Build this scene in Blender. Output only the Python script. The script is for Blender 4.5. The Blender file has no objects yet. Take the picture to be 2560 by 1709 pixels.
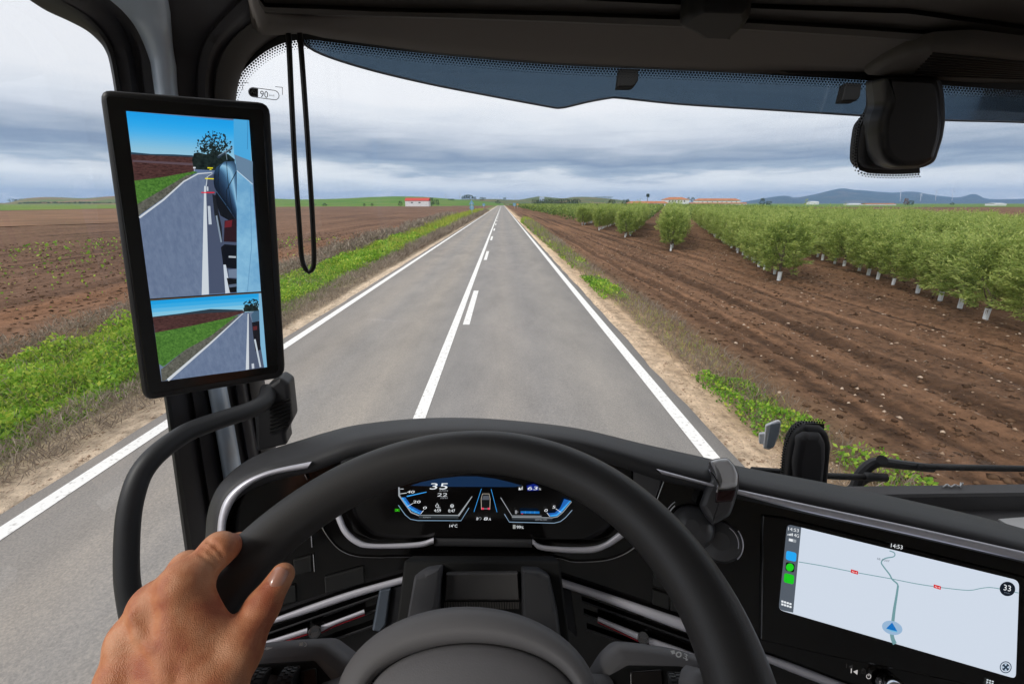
import bpy, math, random
import numpy as np
from math import sin, cos, atan, pi, radians, sqrt
from mathutils import Vector, Matrix
rng = np.random.default_rng(7); random.seed(7)
SC = bpy.context.scene
COL = SC.collection
# ------------------------------------------------------------------ camera
F_PX, CX, CY, EYE = 1130.0, 1280.0, 854.5, 2.6
PITCH = atan(346.5/F_PX); YAW = atan(25/F_PX*cos(PITCH))
cd = bpy.data.cameras.new("camera"); cam = bpy.data.objects.new("camera", cd); COL.objects.link(cam)
cam.location = (0, 0, EYE); cam.rotation_euler = (pi/2-PITCH, 0, -YAW)
cd.sensor_width = 36; cd.lens = F_PX/2560*36; cd.clip_start = .02; cd.clip_end = 30000
SC.camera = cam
# ------------------------------------------------------------------ light
SUN_EL, SUN_AZ = radians(42), radians(-128)      # azimuth from +Y, clockwise: behind and to the left
w = bpy.data.worlds.new("World"); SC.world = w; w.use_nodes = True
def world():
    nt = w.node_tree; N = nt.nodes; L = nt.links; N.clear()
    out = N.new("ShaderNodeOutputWorld"); bg = N.new("ShaderNodeBackground"); bg.inputs[1].default_value = .1
    sky = N.new("ShaderNodeTexSky"); sky.sky_type = 'NISHITA'; sky.sun_disc = False
    sky.sun_elevation = SUN_EL; sky.sun_rotation = SUN_AZ; sky.air_density = 1.3; sky.dust_density = 2
    tc = N.new("ShaderNodeTexCoord"); sep = N.new("ShaderNodeSeparateXYZ"); L.new(tc.outputs['Generated'], sep.inputs[0])
    def noise(sx, sy, sz, sc, det, rough=.55, dist=0.0, off=(0,0,0)):
        mp = N.new("ShaderNodeMapping"); mp.inputs['Scale'].default_value = (sx, sy, sz); mp.inputs['Location'].default_value = off
        L.new(tc.outputs['Generated'], mp.inputs[0])
        n = N.new("ShaderNodeTexNoise"); n.inputs['Scale'].default_value = sc; n.inputs['Detail'].default_value = det
        n.inputs['Roughness'].default_value = rough; n.inputs['Distortion'].default_value = dist
        L.new(mp.outputs[0], n.inputs[0]); return n.outputs[0]
    def m(op, a, b, c=None):
        k = N.new("ShaderNodeMath"); k.operation = op
        for i, v in enumerate((a, b, c)):
            if v is None: continue
            if isinstance(v, (int, float)): k.inputs[i].default_value = v
            else: L.new(v, k.inputs[i])
        return k.outputs[0]
    n1 = noise(1, 1, 5, 1.6, 5, .55, .3, (3.1, .2, .7))
    n2 = noise(1, 1, 9, 7, 6, .6, .4, (1, 2, 3))
    e = m('ADD', sep.outputs[2], m('MULTIPLY', m('SUBTRACT', n1, .5), .12))
    e = m('ADD', e, m('MULTIPLY', m('SUBTRACT', n2, .5), .055))
    f = m('MULTIPLY', e, 2.0)
    ramp = N.new("ShaderNodeValToRGB"); L.new(f, ramp.inputs[0])
    st = [(0, (.62,.66,.69)), (.03, (.66,.70,.72)), (.068, (.82,.83,.82)), (.095, (.70,.72,.73)), (.12, (.37,.43,.50)), (.155, (.195,.25,.345)),
          (.195, (.33,.375,.45)), (.24, (.50,.53,.59)), (.29, (.64,.66,.70)), (.36, (.74,.74,.76)), (1, (.76,.76,.78))]
    cr = ramp.color_ramp
    while len(cr.elements) > 1: cr.elements.remove(cr.elements[-1])
    for i, (p, c) in enumerate(st):
        el = cr.elements[0] if i == 0 else cr.elements.new(p)
        el.position = p; el.color = (*c, 1)
    # small bright cumulus heads near the horizon
    n3 = noise(1, 1, 3.2, 16, 6, .6, .2, (5, 1, 0))
    band = N.new("ShaderNodeMapRange"); band.inputs['From Min'].default_value = .045; band.inputs['From Max'].default_value = .015; L.new(sep.outputs[2], band.inputs[0])
    cm = N.new("ShaderNodeMapRange"); cm.inputs['From Min'].default_value = .52; cm.inputs['From Max'].default_value = .60; L.new(n3, cm.inputs[0])
    cum = m('MULTIPLY', band.outputs[0], cm.outputs[0])
    mx0 = N.new("ShaderNodeMix"); mx0.data_type = 'RGBA'; L.new(m('MULTIPLY', cum, .8), mx0.inputs[0]); L.new(ramp.outputs[0], mx0.inputs[6]); mx0.inputs[7].default_value = (.88, .88, .88, 1)
    sc10 = N.new("ShaderNodeVectorMath"); sc10.operation = 'SCALE'; sc10.inputs[3].default_value = 10; L.new(mx0.outputs[2], sc10.inputs[0])
    mx = N.new("ShaderNodeMix"); mx.data_type = 'RGBA'; mx.inputs[0].default_value = .95
    L.new(sky.outputs[0], mx.inputs[6]); L.new(sc10.outputs[0], mx.inputs[7])
    L.new(mx.outputs[2], bg.inputs[0]); L.new(bg.outputs[0], out.inputs[0])
world()
sd = bpy.data.lights.new("sun", 'SUN'); sd.energy = 1.5; sd.angle = radians(14); sd.color = (1, .96, .9)
sun = bpy.data.objects.new("sun", sd); COL.objects.link(sun)
_s = Vector((sin(SUN_AZ)*cos(SUN_EL), cos(SUN_AZ)*cos(SUN_EL), sin(SUN_EL)))
sun.rotation_euler = _s.to_track_quat('Z', 'Y').to_euler()
vs = SC.view_settings; vs.view_transform = 'Standard'; vs.look = 'None'; vs.exposure = .45; vs.gamma = 1
SC.cycles.use_denoising = True; SC.cycles.max_bounces = 8; SC.cycles.transparent_max_bounces = 16; SC.cycles.caustics_reflective = False; SC.cycles.caustics_refractive = False
# ------------------------------------------------------------------ pixel rays (reference frame 2560 x 1709) -> points on real planes
_cp, _sp, _cy, _sy = cos(PITCH), sin(PITCH), cos(YAW), sin(YAW)
AXV = np.array([_cp*_sy, _cp*_cy, -_sp]); UPV = np.array([_sp*_sy, _sp*_cy, _cp]); RTV = np.array([_cy, -_sy, 0.]); EYEV = np.array([0, 0, EYE])
def ray(x, y): return AXV+UPV*(-(y-CY)/F_PX)+RTV*((x-CX)/F_PX)
def PY(x, y, Y): r = ray(x, y); return EYEV+r*(Y/r[1])
def PX(x, y, X): r = ray(x, y); return EYEV+r*(X/r[0])
def PZ(x, y, Z): r = ray(x, y); return EYEV+r*((Z-EYE)/r[2])
def PD(x, y, D): return EYEV+ray(x, y)*D
class Plane:
    def __init__(s, p, n): s.p = np.array(p, float); s.n = np.array(n, float)/np.linalg.norm(n)
    def t(s, x, y): return ((s.p-EYEV)@s.n)/(ray(x, y)@s.n)
    def at(s, x, y, off=0.0):            # off metres towards the viewer along the normal
        n = s.n if s.n@(EYEV-s.p) > 0 else -s.n
        return EYEV+ray(x, y)*((((s.p+n*off)-EYEV)@s.n)/(ray(x, y)@s.n))
def spl(pts, n):                         # Catmull-Rom through points, n samples by chord length
    P = np.array(pts, float); d = np.r_[0, np.cumsum(np.linalg.norm(np.diff(P, axis=0), axis=1))]
    Q = np.vstack([2*P[0]-P[1], P, 2*P[-1]-P[-2]]); out = []
    for t in np.linspace(0, d[-1], n):
        i = min(max(np.searchsorted(d, t, 'right')-1, 0), len(P)-2); u = (t-d[i])/(d[i+1]-d[i])
        a, b, c, e = Q[i:i+4]
        out.append(.5*((2*b)+(c-a)*u+(2*a-5*b+4*c-e)*u*u+(3*b-a-3*c+e)*u**3))
    return np.array(out)
# ------------------------------------------------------------------ materials
MATS = {}
def mat(name, col=(.5,.5,.5), rough=.5, metal=0., spec=.5, var=None, bump=None, emit=None, estr=1., coat=0., sss=0., coord='pos', bump2=None):
    if name in MATS: return MATS[name]
    m = bpy.data.materials.new(name); m.use_nodes = True; MATS[name] = m
    nt = m.node_tree; N = nt.nodes; L = nt.links; b = N["Principled BSDF"]
    b.inputs['Base Color'].default_value = (*col, 1); b.inputs['Roughness'].default_value = rough; b.inputs['Metallic'].default_value = metal
    b.inputs['Specular IOR Level'].default_value = spec; b.inputs['Coat Weight'].default_value = coat
    if sss: b.inputs['Subsurface Weight'].default_value = sss; b.inputs['Subsurface Radius'].default_value = (.012, .005, .003); b.inputs['Subsurface Scale'].default_value = .5
    if emit: b.inputs['Emission Color'].default_value = (*emit, 1); b.inputs['Emission Strength'].default_value = estr
    if var or bump:
        g = N.new("ShaderNodeNewGeometry")
    if var:      # (scale, other colour, contrast lo, hi)
        n = N.new("ShaderNodeTexNoise"); n.inputs['Scale'].default_value = var[0]; n.inputs['Detail'].default_value = 6; L.new(g.outputs['Position'], n.inputs[0])
        mr = N.new("ShaderNodeMapRange"); mr.inputs[1].default_value = var[2]; mr.inputs[2].default_value = var[3]; L.new(n.outputs[0], mr.inputs[0])
        mx = N.new("ShaderNodeMix"); mx.data_type = 'RGBA'; mx.inputs[6].default_value = (*col, 1); mx.inputs[7].default_value = (*var[1], 1)
        L.new(mr.outputs[0], mx.inputs[0]); L.new(mx.outputs[2], b.inputs['Base Color'])
    if bump:     # (scale, strength, distance)
        n = N.new("ShaderNodeTexNoise" if len(bump) < 4 else "ShaderNodeTexVoronoi"); n.inputs['Scale'].default_value = bump[0]
        if len(bump) < 4: n.inputs['Detail'].default_value = 3
        L.new(g.outputs['Position'], n.inputs[0])
        bp = N.new("ShaderNodeBump"); bp.inputs['Strength'].default_value = bump[1]; bp.inputs['Distance'].default_value = bump[2]
        L.new(n.outputs[0], bp.inputs['Height']); L.new(bp.outputs[0], b.inputs['Normal'])
    return m
def leaf_mat(name, stops, trans=.3, rough=.6):
    m = bpy.data.materials.new(name); m.use_nodes = True; MATS[name] = m
    nt = m.node_tree; N = nt.nodes; L = nt.links; b = N["Principled BSDF"]; out = N["Material Output"]
    a = N.new("ShaderNodeAttribute"); a.attribute_name = 'tint'; r = N.new("ShaderNodeValToRGB"); L.new(a.outputs['Fac'], r.inputs[0])
    for i, (p, c) in enumerate(stops):
        el = r.color_ramp.elements[i] if i < 2 else r.color_ramp.elements.new(p)
        el.position = p; el.color = (*c, 1)
    b.inputs['Roughness'].default_value = rough; b.inputs['Specular IOR Level'].default_value = .3; L.new(r.outputs[0], b.inputs['Base Color'])
    t = N.new("ShaderNodeBsdfTranslucent"); L.new(r.outputs[0], t.inputs[0])
    mx = N.new("ShaderNodeMixShader"); mx.inputs[0].default_value = trans; L.new(b.outputs[0], mx.inputs[1]); L.new(t.outputs[0], mx.inputs[2]); L.new(mx.outputs[0], out.inputs[0])
    return m
def glass_mat(name, tint=(1,1,1), refl=.04, rough=.02):
    m = bpy.data.materials.new(name); m.use_nodes = True; MATS[name] = m
    nt = m.node_tree; N = nt.nodes; L = nt.links; out = N["Material Output"]; N.remove(N["Principled BSDF"])
    t = N.new("ShaderNodeBsdfTransparent"); t.inputs[0].default_value = (*tint, 1)
    g = N.new("ShaderNodeBsdfGlossy"); g.inputs['Roughness'].default_value = rough
    fr = N.new("ShaderNodeFresnel"); fr.inputs[0].default_value = 1.45 if refl else 1.0
    k = N.new("ShaderNodeMath"); k.operation = 'MULTIPLY'; k.inputs[1].default_value = refl/.034; L.new(fr.outputs[0], k.inputs[0])
    mx = N.new("ShaderNodeMixShader"); L.new(k.outputs[0], mx.inputs[0]); L.new(t.outputs[0], mx.inputs[1]); L.new(g.outputs[0], mx.inputs[2]); L.new(mx.outputs[0], out.inputs[0])
    return m
# ------------------------------------------------------------------ objects
WL = {}
def thing(name, label, cat, loc, group=None):
    o = bpy.data.objects.new(name, None); COL.objects.link(o); o.location = loc; o.empty_display_size = .1
    WL[o.name] = np.array(loc, float); return tag(o, label, cat, group)
def tag(o, label=None, cat=None, group=None, kind=None):
    if label: o['label'] = label
    if cat: o['category'] = cat
    if group: o['group'] = group
    if kind: o['kind'] = kind
    return o
def mk(name, V, Fc, mats, parent=None, smooth=True, sharp=None, mi=None, tint=None):
    V = np.asarray(V, float).reshape(-1, 3)
    base = WL[parent.name] if parent is not None else np.array([V[:,0].mean(), V[:,1].mean(), V[:,2].min()])
    me = bpy.data.meshes.new(name)
    if isinstance(Fc, np.ndarray):
        k = Fc.shape[1]; me.vertices.add(len(V)); me.vertices.foreach_set('co', (V-base).ravel()); me.loops.add(Fc.size); me.loops.foreach_set('vertex_index', Fc.ravel().astype(np.int32))
        me.polygons.add(len(Fc)); me.polygons.foreach_set('loop_start', np.arange(0, Fc.size, k, dtype=np.int32)); me.update(calc_edges=True)
    else:
        me.from_pydata((V-base).tolist(), [], [list(map(int, f)) for f in Fc]); me.update()
    for m in (mats if isinstance(mats, (list, tuple)) else [mats]): me.materials.append(m)
    if mi is not None: me.polygons.foreach_set('material_index', np.asarray(mi, np.int32))
    if smooth:
        me.polygons.foreach_set('use_smooth', np.ones(len(me.polygons), bool))
        if sharp:
            me.set_sharp_from_angle(angle=radians(sharp))
            for p_ in me.polygons:
                if len(p_.vertices) > 4: p_.use_smooth = False
    if tint is not None:
        at = me.attributes.new('tint', 'FLOAT', 'POINT'); at.data.foreach_set('value', np.asarray(tint, np.float32))
    me.validate()
    o = bpy.data.objects.new(name, me); COL.objects.link(o)
    if parent is not None: o.parent = parent; WL[o.name] = base
    else: o.location = base; WL[o.name] = base
    return o
class MB:                                 # collects pieces of ONE part
    def __init__(s): s.V = []; s.F = []; s.M = []; s.n = 0
    def add(s, V, Fc, m=0):
        V = np.asarray(V, float).reshape(-1, 3); s.V.append(V); s.F += [[int(i)+s.n for i in f] for f in Fc]; s.M += [m]*len(Fc); s.n += len(V); return s
    def build(s, name, mats, parent=None, smooth=True, sharp=35): return mk(name, np.vstack(s.V), s.F, mats, parent, smooth, sharp, s.M)
def grid(rows, cu=False, cv=False):       # rows: (m,n,3) -> verts, quads
    R = np.asarray(rows, float); m, n = R.shape[:2]; Fc = []
    for i in range(m if cu else m-1):
        for j in range(n if cv else n-1):
            i2, j2 = (i+1) % m, (j+1) % n; Fc.append((i*n+j, i*n+j2, i2*n+j2, i2*n+j))
    return R.reshape(-1, 3), Fc
def frames(P):
    T = np.gradient(P, axis=0); T /= np.linalg.norm(T, axis=1)[:,None]
    n = np.cross(T[0], [0, 0, 1.]);
    if np.linalg.norm(n) < .1: n = np.cross(T[0], [1., 0, 0])
    n /= np.linalg.norm(n); A = []
    for t in T:
        n = n-t*(n@t); n /= np.linalg.norm(n); A.append((n, np.cross(t, n)))
    return A
def tube(P, r, n=12, caps=True):
    P = np.asarray(P, float); r = np.broadcast_to(np.asarray(r, float), (len(P),)); rows = []
    for p, rr, (a, b) in zip(P, r, frames(P)):
        rows.append([p+rr*(a*cos(t)+b*sin(t)) for t in np.arange(n)*2*pi/n])
    V, Fc = grid(rows, cv=True)
    if caps: Fc += [tuple(range(n))[::-1], tuple(range((len(P)-1)*n, len(P)*n))]
    return V, Fc
def box(c, s, ax=None):
    c = np.array(c, float); A = np.eye(3) if ax is None else np.array(ax, float)
    V = [c+A[0]*x*s[0]/2+A[1]*y*s[1]/2+A[2]*z*s[2]/2 for x in (-1, 1) for y in (-1, 1) for z in (-1, 1)]
    return V, [(0,1,3,2),(4,6,7,5),(0,4,5,1),(2,3,7,6),(0,2,6,4),(1,5,7,3)]
def rpoly(pts, r, k=4):                   # round the corners of a 2-D polygon
    P = [np.array(p, float) for p in pts]; out = []; n = len(P)
    rr = r if isinstance(r, (list, tuple)) else [r]*n
    for i in range(n):
        a, b, c = P[i-1], P[i], P[(i+1) % n]; u = (a-b)/np.linalg.norm(a-b); v = (c-b)/np.linalg.norm(c-b)
        q = min(rr[i], .49*np.linalg.norm(a-b), .49*np.linalg.norm(c-b)); s, e = b+u*q, b+v*q
        if rr[i] <= 0: out.append(b); continue
        for t in np.linspace(0, 1, k+1): out.append((1-t)**2*s+2*t*(1-t)*b+t*t*e)
    return np.array(out)
def slab(P, n, thick, bev):               # planar outline -> solid with a rounded front edge; n points to the viewer
    P = np.asarray(P, float); n = np.array(n, float)/np.linalg.norm(n)
    T = np.roll(P, -1, 0)-np.roll(P, 1, 0); T /= np.linalg.norm(T, axis=1)[:,None]; I = np.cross(n, T)
    area = np.sum(np.cross(P-P.mean(0), np.roll(P, -1, 0)-P.mean(0))@n)
    if area < 0: I = -I
    f = np.ones(len(P)); E = np.roll(P, -1, 0)-P; el = (E*E).sum(1)
    for _ in range(60):                   # shrink the inset where it would fold over itself
        Q = P+I*(bev*f)[:,None]; bad = ((np.roll(Q, -1, 0)-Q)*E).sum(1) < .12*el
        if not bad.any(): break
        k = bad | np.roll(bad, 1); f[k] *= .88; f = np.minimum(f, (np.roll(f, 1)+np.roll(f, -1))/2+.06)
    f = f[:,None]
    rows = [P-n*thick, P-n*bev]+[P+I*bev*(1-cos(a))*f-n*bev*(1-sin(a)) for a in (pi/6, pi/3)]+[P+I*bev*f]
    V, Fc = grid(rows, cv=True); m = len(P); c = len(V); V = np.vstack([V, [(P+I*bev*f).mean(0)]]); k = 4*m
    if area < 0: Fc = [q[::-1] for q in Fc]
    cap = [(k+i, k+(i+1) % m) for i in range(m)]; a = tuple(range(m))
    # cap: ear-clipped by Blender from one flat polygon
    b = tuple(range(k, k+m)); V = V[:-1]
    Fc += [a[::-1], b] if area > 0 else [a, b[::-1]]
    return V, Fc
def copy_thing(root, loc, rz, scale, label, group):
    r = root.copy(); COL.objects.link(r); r.location = loc; r.rotation_euler = (0, 0, rz); r.scale = scale; r['label'] = label; r['group'] = group
    for ch in list(root.children):
        c = ch.copy(); COL.objects.link(c); c.parent = r
        for g in list(ch.children):
            d = g.copy(); COL.objects.link(d); d.parent = c
    return r
# value noise for displacement
def vnoise(x, y, seed=0, oct=4):
    x = np.asarray(x, float); y = np.asarray(y, float); s = 0; a = 1.; tot = 0
    for o in range(oct):
        xi = np.floor(x).astype(np.int64); yi = np.floor(y).astype(np.int64); fx = x-xi; fy = y-yi; fx = fx*fx*(3-2*fx); fy = fy*fy*(3-2*fy)
        def h(i, j):
            k = (i*374761393+j*668265263+(seed+o)*982451653) & 0x7fffffff; k = ((k ^ (k >> 13))*1274126177) & 0x7fffffff; return (k ^ (k >> 16)) % 65536/65535.
        s = s+a*((h(xi, yi)*(1-fx)+h(xi+1, yi)*fx)*(1-fy)+(h(xi, yi+1)*(1-fx)+h(xi+1, yi+1)*fx)*fy); tot += a; a *= .5; x = x*2.03; y = y*2.03
    return s/tot
def cards(P, D, Ln, Wd):                  # leaf-shaped quads
    n = len(P); D = D/np.linalg.norm(D, axis=1)[:,None]; R = rng.normal(size=(n, 3)); S = np.cross(D, R); S /= np.linalg.norm(S, axis=1)[:,None]
    Ln = np.broadcast_to(Ln, (n,))[:,None]; Wd = np.broadcast_to(Wd, (n,))[:,None]; M = P+D*Ln*.5
    V = np.stack([P, M-S*Wd*.5, P+D*Ln, M+S*Wd*.5], 1).reshape(-1, 3)
    return V, np.arange(4*n).reshape(n, 4)
# ================================================================== THE COUNTRYSIDE
FZ = -.12                                  # level of the fields
TRACKS = (5.3, 6.9, 8.3, 9.9)               # wheel tracks beside the grove
def ground_mat(name='ground_soil'):
    m = bpy.data.materials.new(name); m.use_nodes = True; nt = m.node_tree; N = nt.nodes; L = nt.links; b = N["Principled BSDF"]
    b.inputs['Roughness'].default_value = .95; b.inputs['Specular IOR Level'].default_value = .15
    g = N.new("ShaderNodeNewGeometry"); sep = N.new("ShaderNodeSeparateXYZ"); L.new(g.outputs['Position'], sep.inputs[0])
    def noise(sc, det=6, scale=(1,1,1), rough=.6):
        mp = N.new("ShaderNodeMapping"); mp.inputs['Scale'].default_value = scale; L.new(g.outputs['Position'], mp.inputs[0])
        n = N.new("ShaderNodeTexNoise"); n.inputs['Scale'].default_value = sc; n.inputs['Detail'].default_value = det; n.inputs['Roughness'].default_value = rough; L.new(mp.outputs[0], n.inputs[0]); return n.outputs[0]
    def mth(op, a, b_, c=None):
        k = N.new("ShaderNodeMath"); k.operation = op
        for i, v in enumerate((a, b_, c)):
            if v is None: continue
            if isinstance(v, (int, float)): k.inputs[i].default_value = v
            else: L.new(v, k.inputs[i])
        return k.outputs[0]
    wx = mth('ADD', sep.outputs[0], mth('MULTIPLY', mth('SUBTRACT', noise(.9), .5), 1.1))
    mr = N.new("ShaderNodeMapRange"); mr.inputs[1].default_value = -20; mr.inputs[2].default_value = 20; L.new(wx, mr.inputs[0])
    r = N.new("ShaderNodeValToRGB"); L.new(mr.outputs[0], r.inputs[0]); r.color_ramp.interpolation = 'LINEAR'
    f = lambda x: (x+20)/40
    st = [(-20, (.098,.056,.036)), (-14, (.098,.056,.036)), (-12.5, (.135,.068,.037)), (-10.6, (.12,.068,.042)), (-9.2, (.11,.075,.045)), (-8, (.09,.10,.04)), (-5.8, (.12,.13,.05)),
          (-5.3, (.24,.19,.13)), (-4.6, (.34,.27,.20)), (2.4, (.40,.31,.225)), (2.9, (.36,.265,.18)), (3.3, (.25,.175,.11)), (3.7, (.14,.095,.055)), (4.0, (.11,.07,.042)), (4.7, (.098,.053,.030)), (20, (.098,.053,.030))]
    for i, (p, c) in enumerate(st):
        el = r.color_ramp.elements[i] if i < 2 else r.color_ramp.elements.new(f(p))
        el.position = f(p); el.color = (*c, 1)
    # furrow streaks along the road and clods
    s1 = noise(1.0, 7, (1.35, .03, 1), .72); s2 = noise(5.5, 7, rough=.7); s3 = noise(.05, 4)
    v = mth('ADD', mth('MULTIPLY', s1, 1.7), mth('ADD', mth('MULTIPLY', s2, 1.35), mth('MULTIPLY', s3, .9)))
    mr2 = N.new("ShaderNodeMapRange"); mr2.inputs[1].default_value = 1.5; mr2.inputs[2].default_value = 2.4; mr2.inputs[3].default_value = .40; mr2.inputs[4].default_value = 2.8; L.new(v, mr2.inputs[0])
    hsv = N.new("ShaderNodeVectorMath"); hsv.operation = 'SCALE'; L.new(r.outputs[0], hsv.inputs[0]); L.new(mr2.outputs[0], hsv.inputs[3])
    # pairs of tyre tracks pressed along the headland
    mrt = N.new("ShaderNodeMapRange"); mrt.inputs[1].default_value = 4; mrt.inputs[2].default_value = 12
    L.new(mth('ADD', sep.outputs[0], mth('MULTIPLY', mth('SUBTRACT', noise(.25, 3, (1, .5, 1)), .5), .9)), mrt.inputs[0])
    tt = N.new("ShaderNodeValToRGB"); L.new(mrt.outputs[0], tt.inputs[0]); e0_ = [(0, 1), (1, 1)]
    for xi in TRACKS: c_ = (xi-4)/8; e0_ += [(c_-.045, 1), (c_-.030, 1.35), (c_-.014, .55), (c_+.014, .60), (c_+.030, 1.3), (c_+.045, 1)]
    for i, (p, k_) in enumerate(sorted(e0_)):
        el = tt.color_ramp.elements[0] if i == 0 else tt.color_ramp.elements[-1] if i == len(e0_)-1 else tt.color_ramp.elements.new(p)
        el.position = p; el.color = (k_, k_, k_, 1)
    mt = N.new("ShaderNodeVectorMath"); mt.operation = 'MULTIPLY'; L.new(hsv.outputs[0], mt.inputs[0]); L.new(tt.outputs[0], mt.inputs[1]); hsv = mt
    # pale pebbles
    vo = N.new("ShaderNodeTexVoronoi"); vo.inputs['Scale'].default_value = 9; L.new(g.outputs['Position'], vo.inputs[0])
    pm = N.new("ShaderNodeMapRange"); pm.inputs[1].default_value = .16; pm.inputs[2].default_value = .10; L.new(vo.outputs[0], pm.inputs[0])
    sel = N.new("ShaderNodeSeparateColor"); L.new(vo.outputs['Color'], sel.inputs[0]); gt = mth('GREATER_THAN', sel.outputs[0], .9)
    mx = N.new("ShaderNodeMix"); mx.data_type = 'RGBA'; L.new(mth('MULTIPLY', pm.outputs[0], gt), mx.inputs[0]); L.new(hsv.outputs[0], mx.inputs[6]); mx.inputs[7].default_value = (.36,.25,.17,1)
    L.new(mx.outputs[2], b.inputs['Base Color'])
    bp = N.new("ShaderNodeBump"); bp.inputs['Strength'].default_value = .9; bp.inputs['Distance'].default_value = .12; L.new(s2, bp.inputs['Height']); L.new(bp.outputs[0], b.inputs['Normal'])
    return m
SOIL = ground_mat()
def axis(parts): return np.unique(np.concatenate([np.linspace(a, b, n) for a, b, n in parts]))
def gheight(X, Y):
    a = np.abs(np.where(X < 0, X+.95, X+.95)); e = np.where(X < 0, -X-4.45, X-2.52)   # metres outside the paved edge
    z = np.where(e < 0, -.05, -.03-.09*np.clip(e/1.2, 0, 1))
    k = np.clip((e-1.6)/1.5, 0, 1)
    near = np.clip(1-(Y-70)/60, 0, 1)
    z = z+k*near*(.11*(vnoise(X*3.6, Y*2.4, 3, 5)-.5)+.14*(vnoise(X*1.9, Y*.04, 5, 3)-.5))
    for xi in TRACKS: q = (X-xi+.25*np.sin(Y*.09+xi))/.2; z = z-near*.055*np.exp(-q*q)+near*.03*np.exp(-(np.abs(q)-1.8)**2*2)
    z = z+np.clip(e, 0, 1)*near*.03*(vnoise(X*5, Y*5, 9, 3)-.5)
    return z
def sheet(xs, ys, zf):
    X, Y = np.meshgrid(xs, ys); Z = zf(X, Y); n = len(xs); i = np.arange(len(ys)-1)[:,None]*n+np.arange(n-1)
    return np.stack([X, Y, Z], -1).reshape(-1, 3), np.stack([i, i+1, i+n+1, i+n], -1).reshape(-1, 4)
xs = axis([(-9000, -400, 8), (-400, -60, 20), (-60, -26, 60), (-26, -4.2, 180), (-4.2, 2.5, 12), (2.5, 17, 150), (17, 40, 70), (40, 300, 30), (300, 9000, 9)])
ys = axis([(-60, 0, 8), (0, 22, 210), (22, 60, 170), (60, 140, 70), (140, 500, 30), (500, 12000, 12)])
V, Fq = sheet(xs, ys, gheight); tag(mk('ground', V, Fq, SOIL), kind='structure')
# ---- road
def asphalt():
    m = mat('asphalt', (.30,.288,.275), .9, spec=.25); nt = m.node_tree; N = nt.nodes; L = nt.links; b = N["Principled BSDF"]; g = N.new("ShaderNodeNewGeometry")
    def noise(sc, det, scale=(1,1,1)):
        mp = N.new("ShaderNodeMapping"); mp.inputs['Scale'].default_value = scale; L.new(g.outputs['Position'], mp.inputs[0]); n = N.new("ShaderNodeTexNoise"); n.inputs['Scale'].default_value = sc; n.inputs['Detail'].default_value = det; n.inputs['Roughness'].default_value = .65; L.new(mp.outputs[0], n.inputs[0]); return n.outputs[0]
    a, c, d = noise(60, 4), noise(2.2, 5, (1, .3, 1)), noise(.35, 3, (1, .5, 1))
    k = N.new("ShaderNodeMath"); k.operation = 'MULTIPLY_ADD'; L.new(a, k.inputs[0]); k.inputs[1].default_value = 2.2; L.new(c, k.inputs[2])
    k2 = N.new("ShaderNodeMath"); L.new(k.outputs[0], k2.inputs[0]); L.new(d, k2.inputs[1])
    mr = N.new("ShaderNodeMapRange"); mr.inputs[1].default_value = 1.2; mr.inputs[2].default_value = 3.0; L.new(k2.outputs[0], mr.inputs[0])
    r = N.new("ShaderNodeValToRGB"); L.new(mr.outputs[0], r.inputs[0])
    for i, (p, cc) in enumerate([(0, (.15,.143,.138)), (.5, (.27,.257,.246)), (1, (.42,.385,.35))]):
        el = r.color_ramp.elements[i] if i < 2 else r.color_ramp.elements.new(p)
        el.position = p; el.color = (*cc, 1)
    sep = N.new("ShaderNodeSeparateXYZ"); L.new(g.outputs['Position'], sep.inputs[0]); mrx = N.new("ShaderNodeMapRange"); mrx.inputs[1].default_value = -4.4; mrx.inputs[2].default_value = 2.5; L.new(sep.outputs[0], mrx.inputs[0])
    tr = N.new("ShaderNodeValToRGB"); L.new(mrx.outputs[0], tr.inputs[0])        # wheel tracks worn paler and warmer
    for i, (p, cc) in enumerate([(0, (.80,.78,.76)), (.09, (.92,.90,.88)), (.17, (1.08,1.03,.97)), (.25, (.97,.96,.95)), (.37, (1.10,1.05,.98)), (.46, (.93,.93,.93)), (.55, (.92,.92,.93)), (.64, (1.03,1.0,.97)), (.72, (.90,.90,.91)), (.84, (1.0,.98,.95)), (.95, (.82,.82,.82)), (1, (.62,.62,.62))]):
        el = tr.color_ramp.elements[i] if i < 2 else tr.color_ramp.elements.new(p)
        el.position = p; el.color = (*cc, 1)
    ml = N.new("ShaderNodeMix"); ml.data_type = 'RGBA'; ml.blend_type = 'MULTIPLY'; ml.inputs[0].default_value = 1; L.new(r.outputs[0], ml.inputs[6]); L.new(tr.outputs[0], ml.inputs[7]); L.new(ml.outputs[2], b.inputs['Base Color'])
    bp = N.new("ShaderNodeBump"); bp.inputs['Strength'].default_value = .5; bp.inputs['Distance'].default_value = .01; L.new(a, bp.inputs['Height']); L.new(bp.outputs[0], b.inputs['Normal'])
    return m
ASPH = asphalt()
yr = axis([(-30, 60, 181), (60, 720, 60)])
rag = lambda side, s: side*(.0+.09*(vnoise(yr*1.7, yr*0+s, s, 4)-.5))
le, re_ = -4.42+rag(1, 1), 2.50+rag(1, 2)
rows = [np.stack([le, yr, 0*yr-.06], 1), np.stack([le+.03, yr, 0*yr], 1), np.stack([0*yr-.9, yr, 0*yr+.015], 1), np.stack([re_-.03, yr, 0*yr], 1), np.stack([re_, yr, 0*yr-.06], 1)]
V, Fc = grid(rows); tag(mk('road', V, [f[::-1] for f in Fc], ASPH, sharp=30), kind='structure')
PAINT = mat('road_paint', (.80,.79,.77), .7, var=(22, (.46,.44,.42), .56, .72))
zr = lambda X: .015*(1-abs(X+.9)/3.5)+.005
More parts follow.
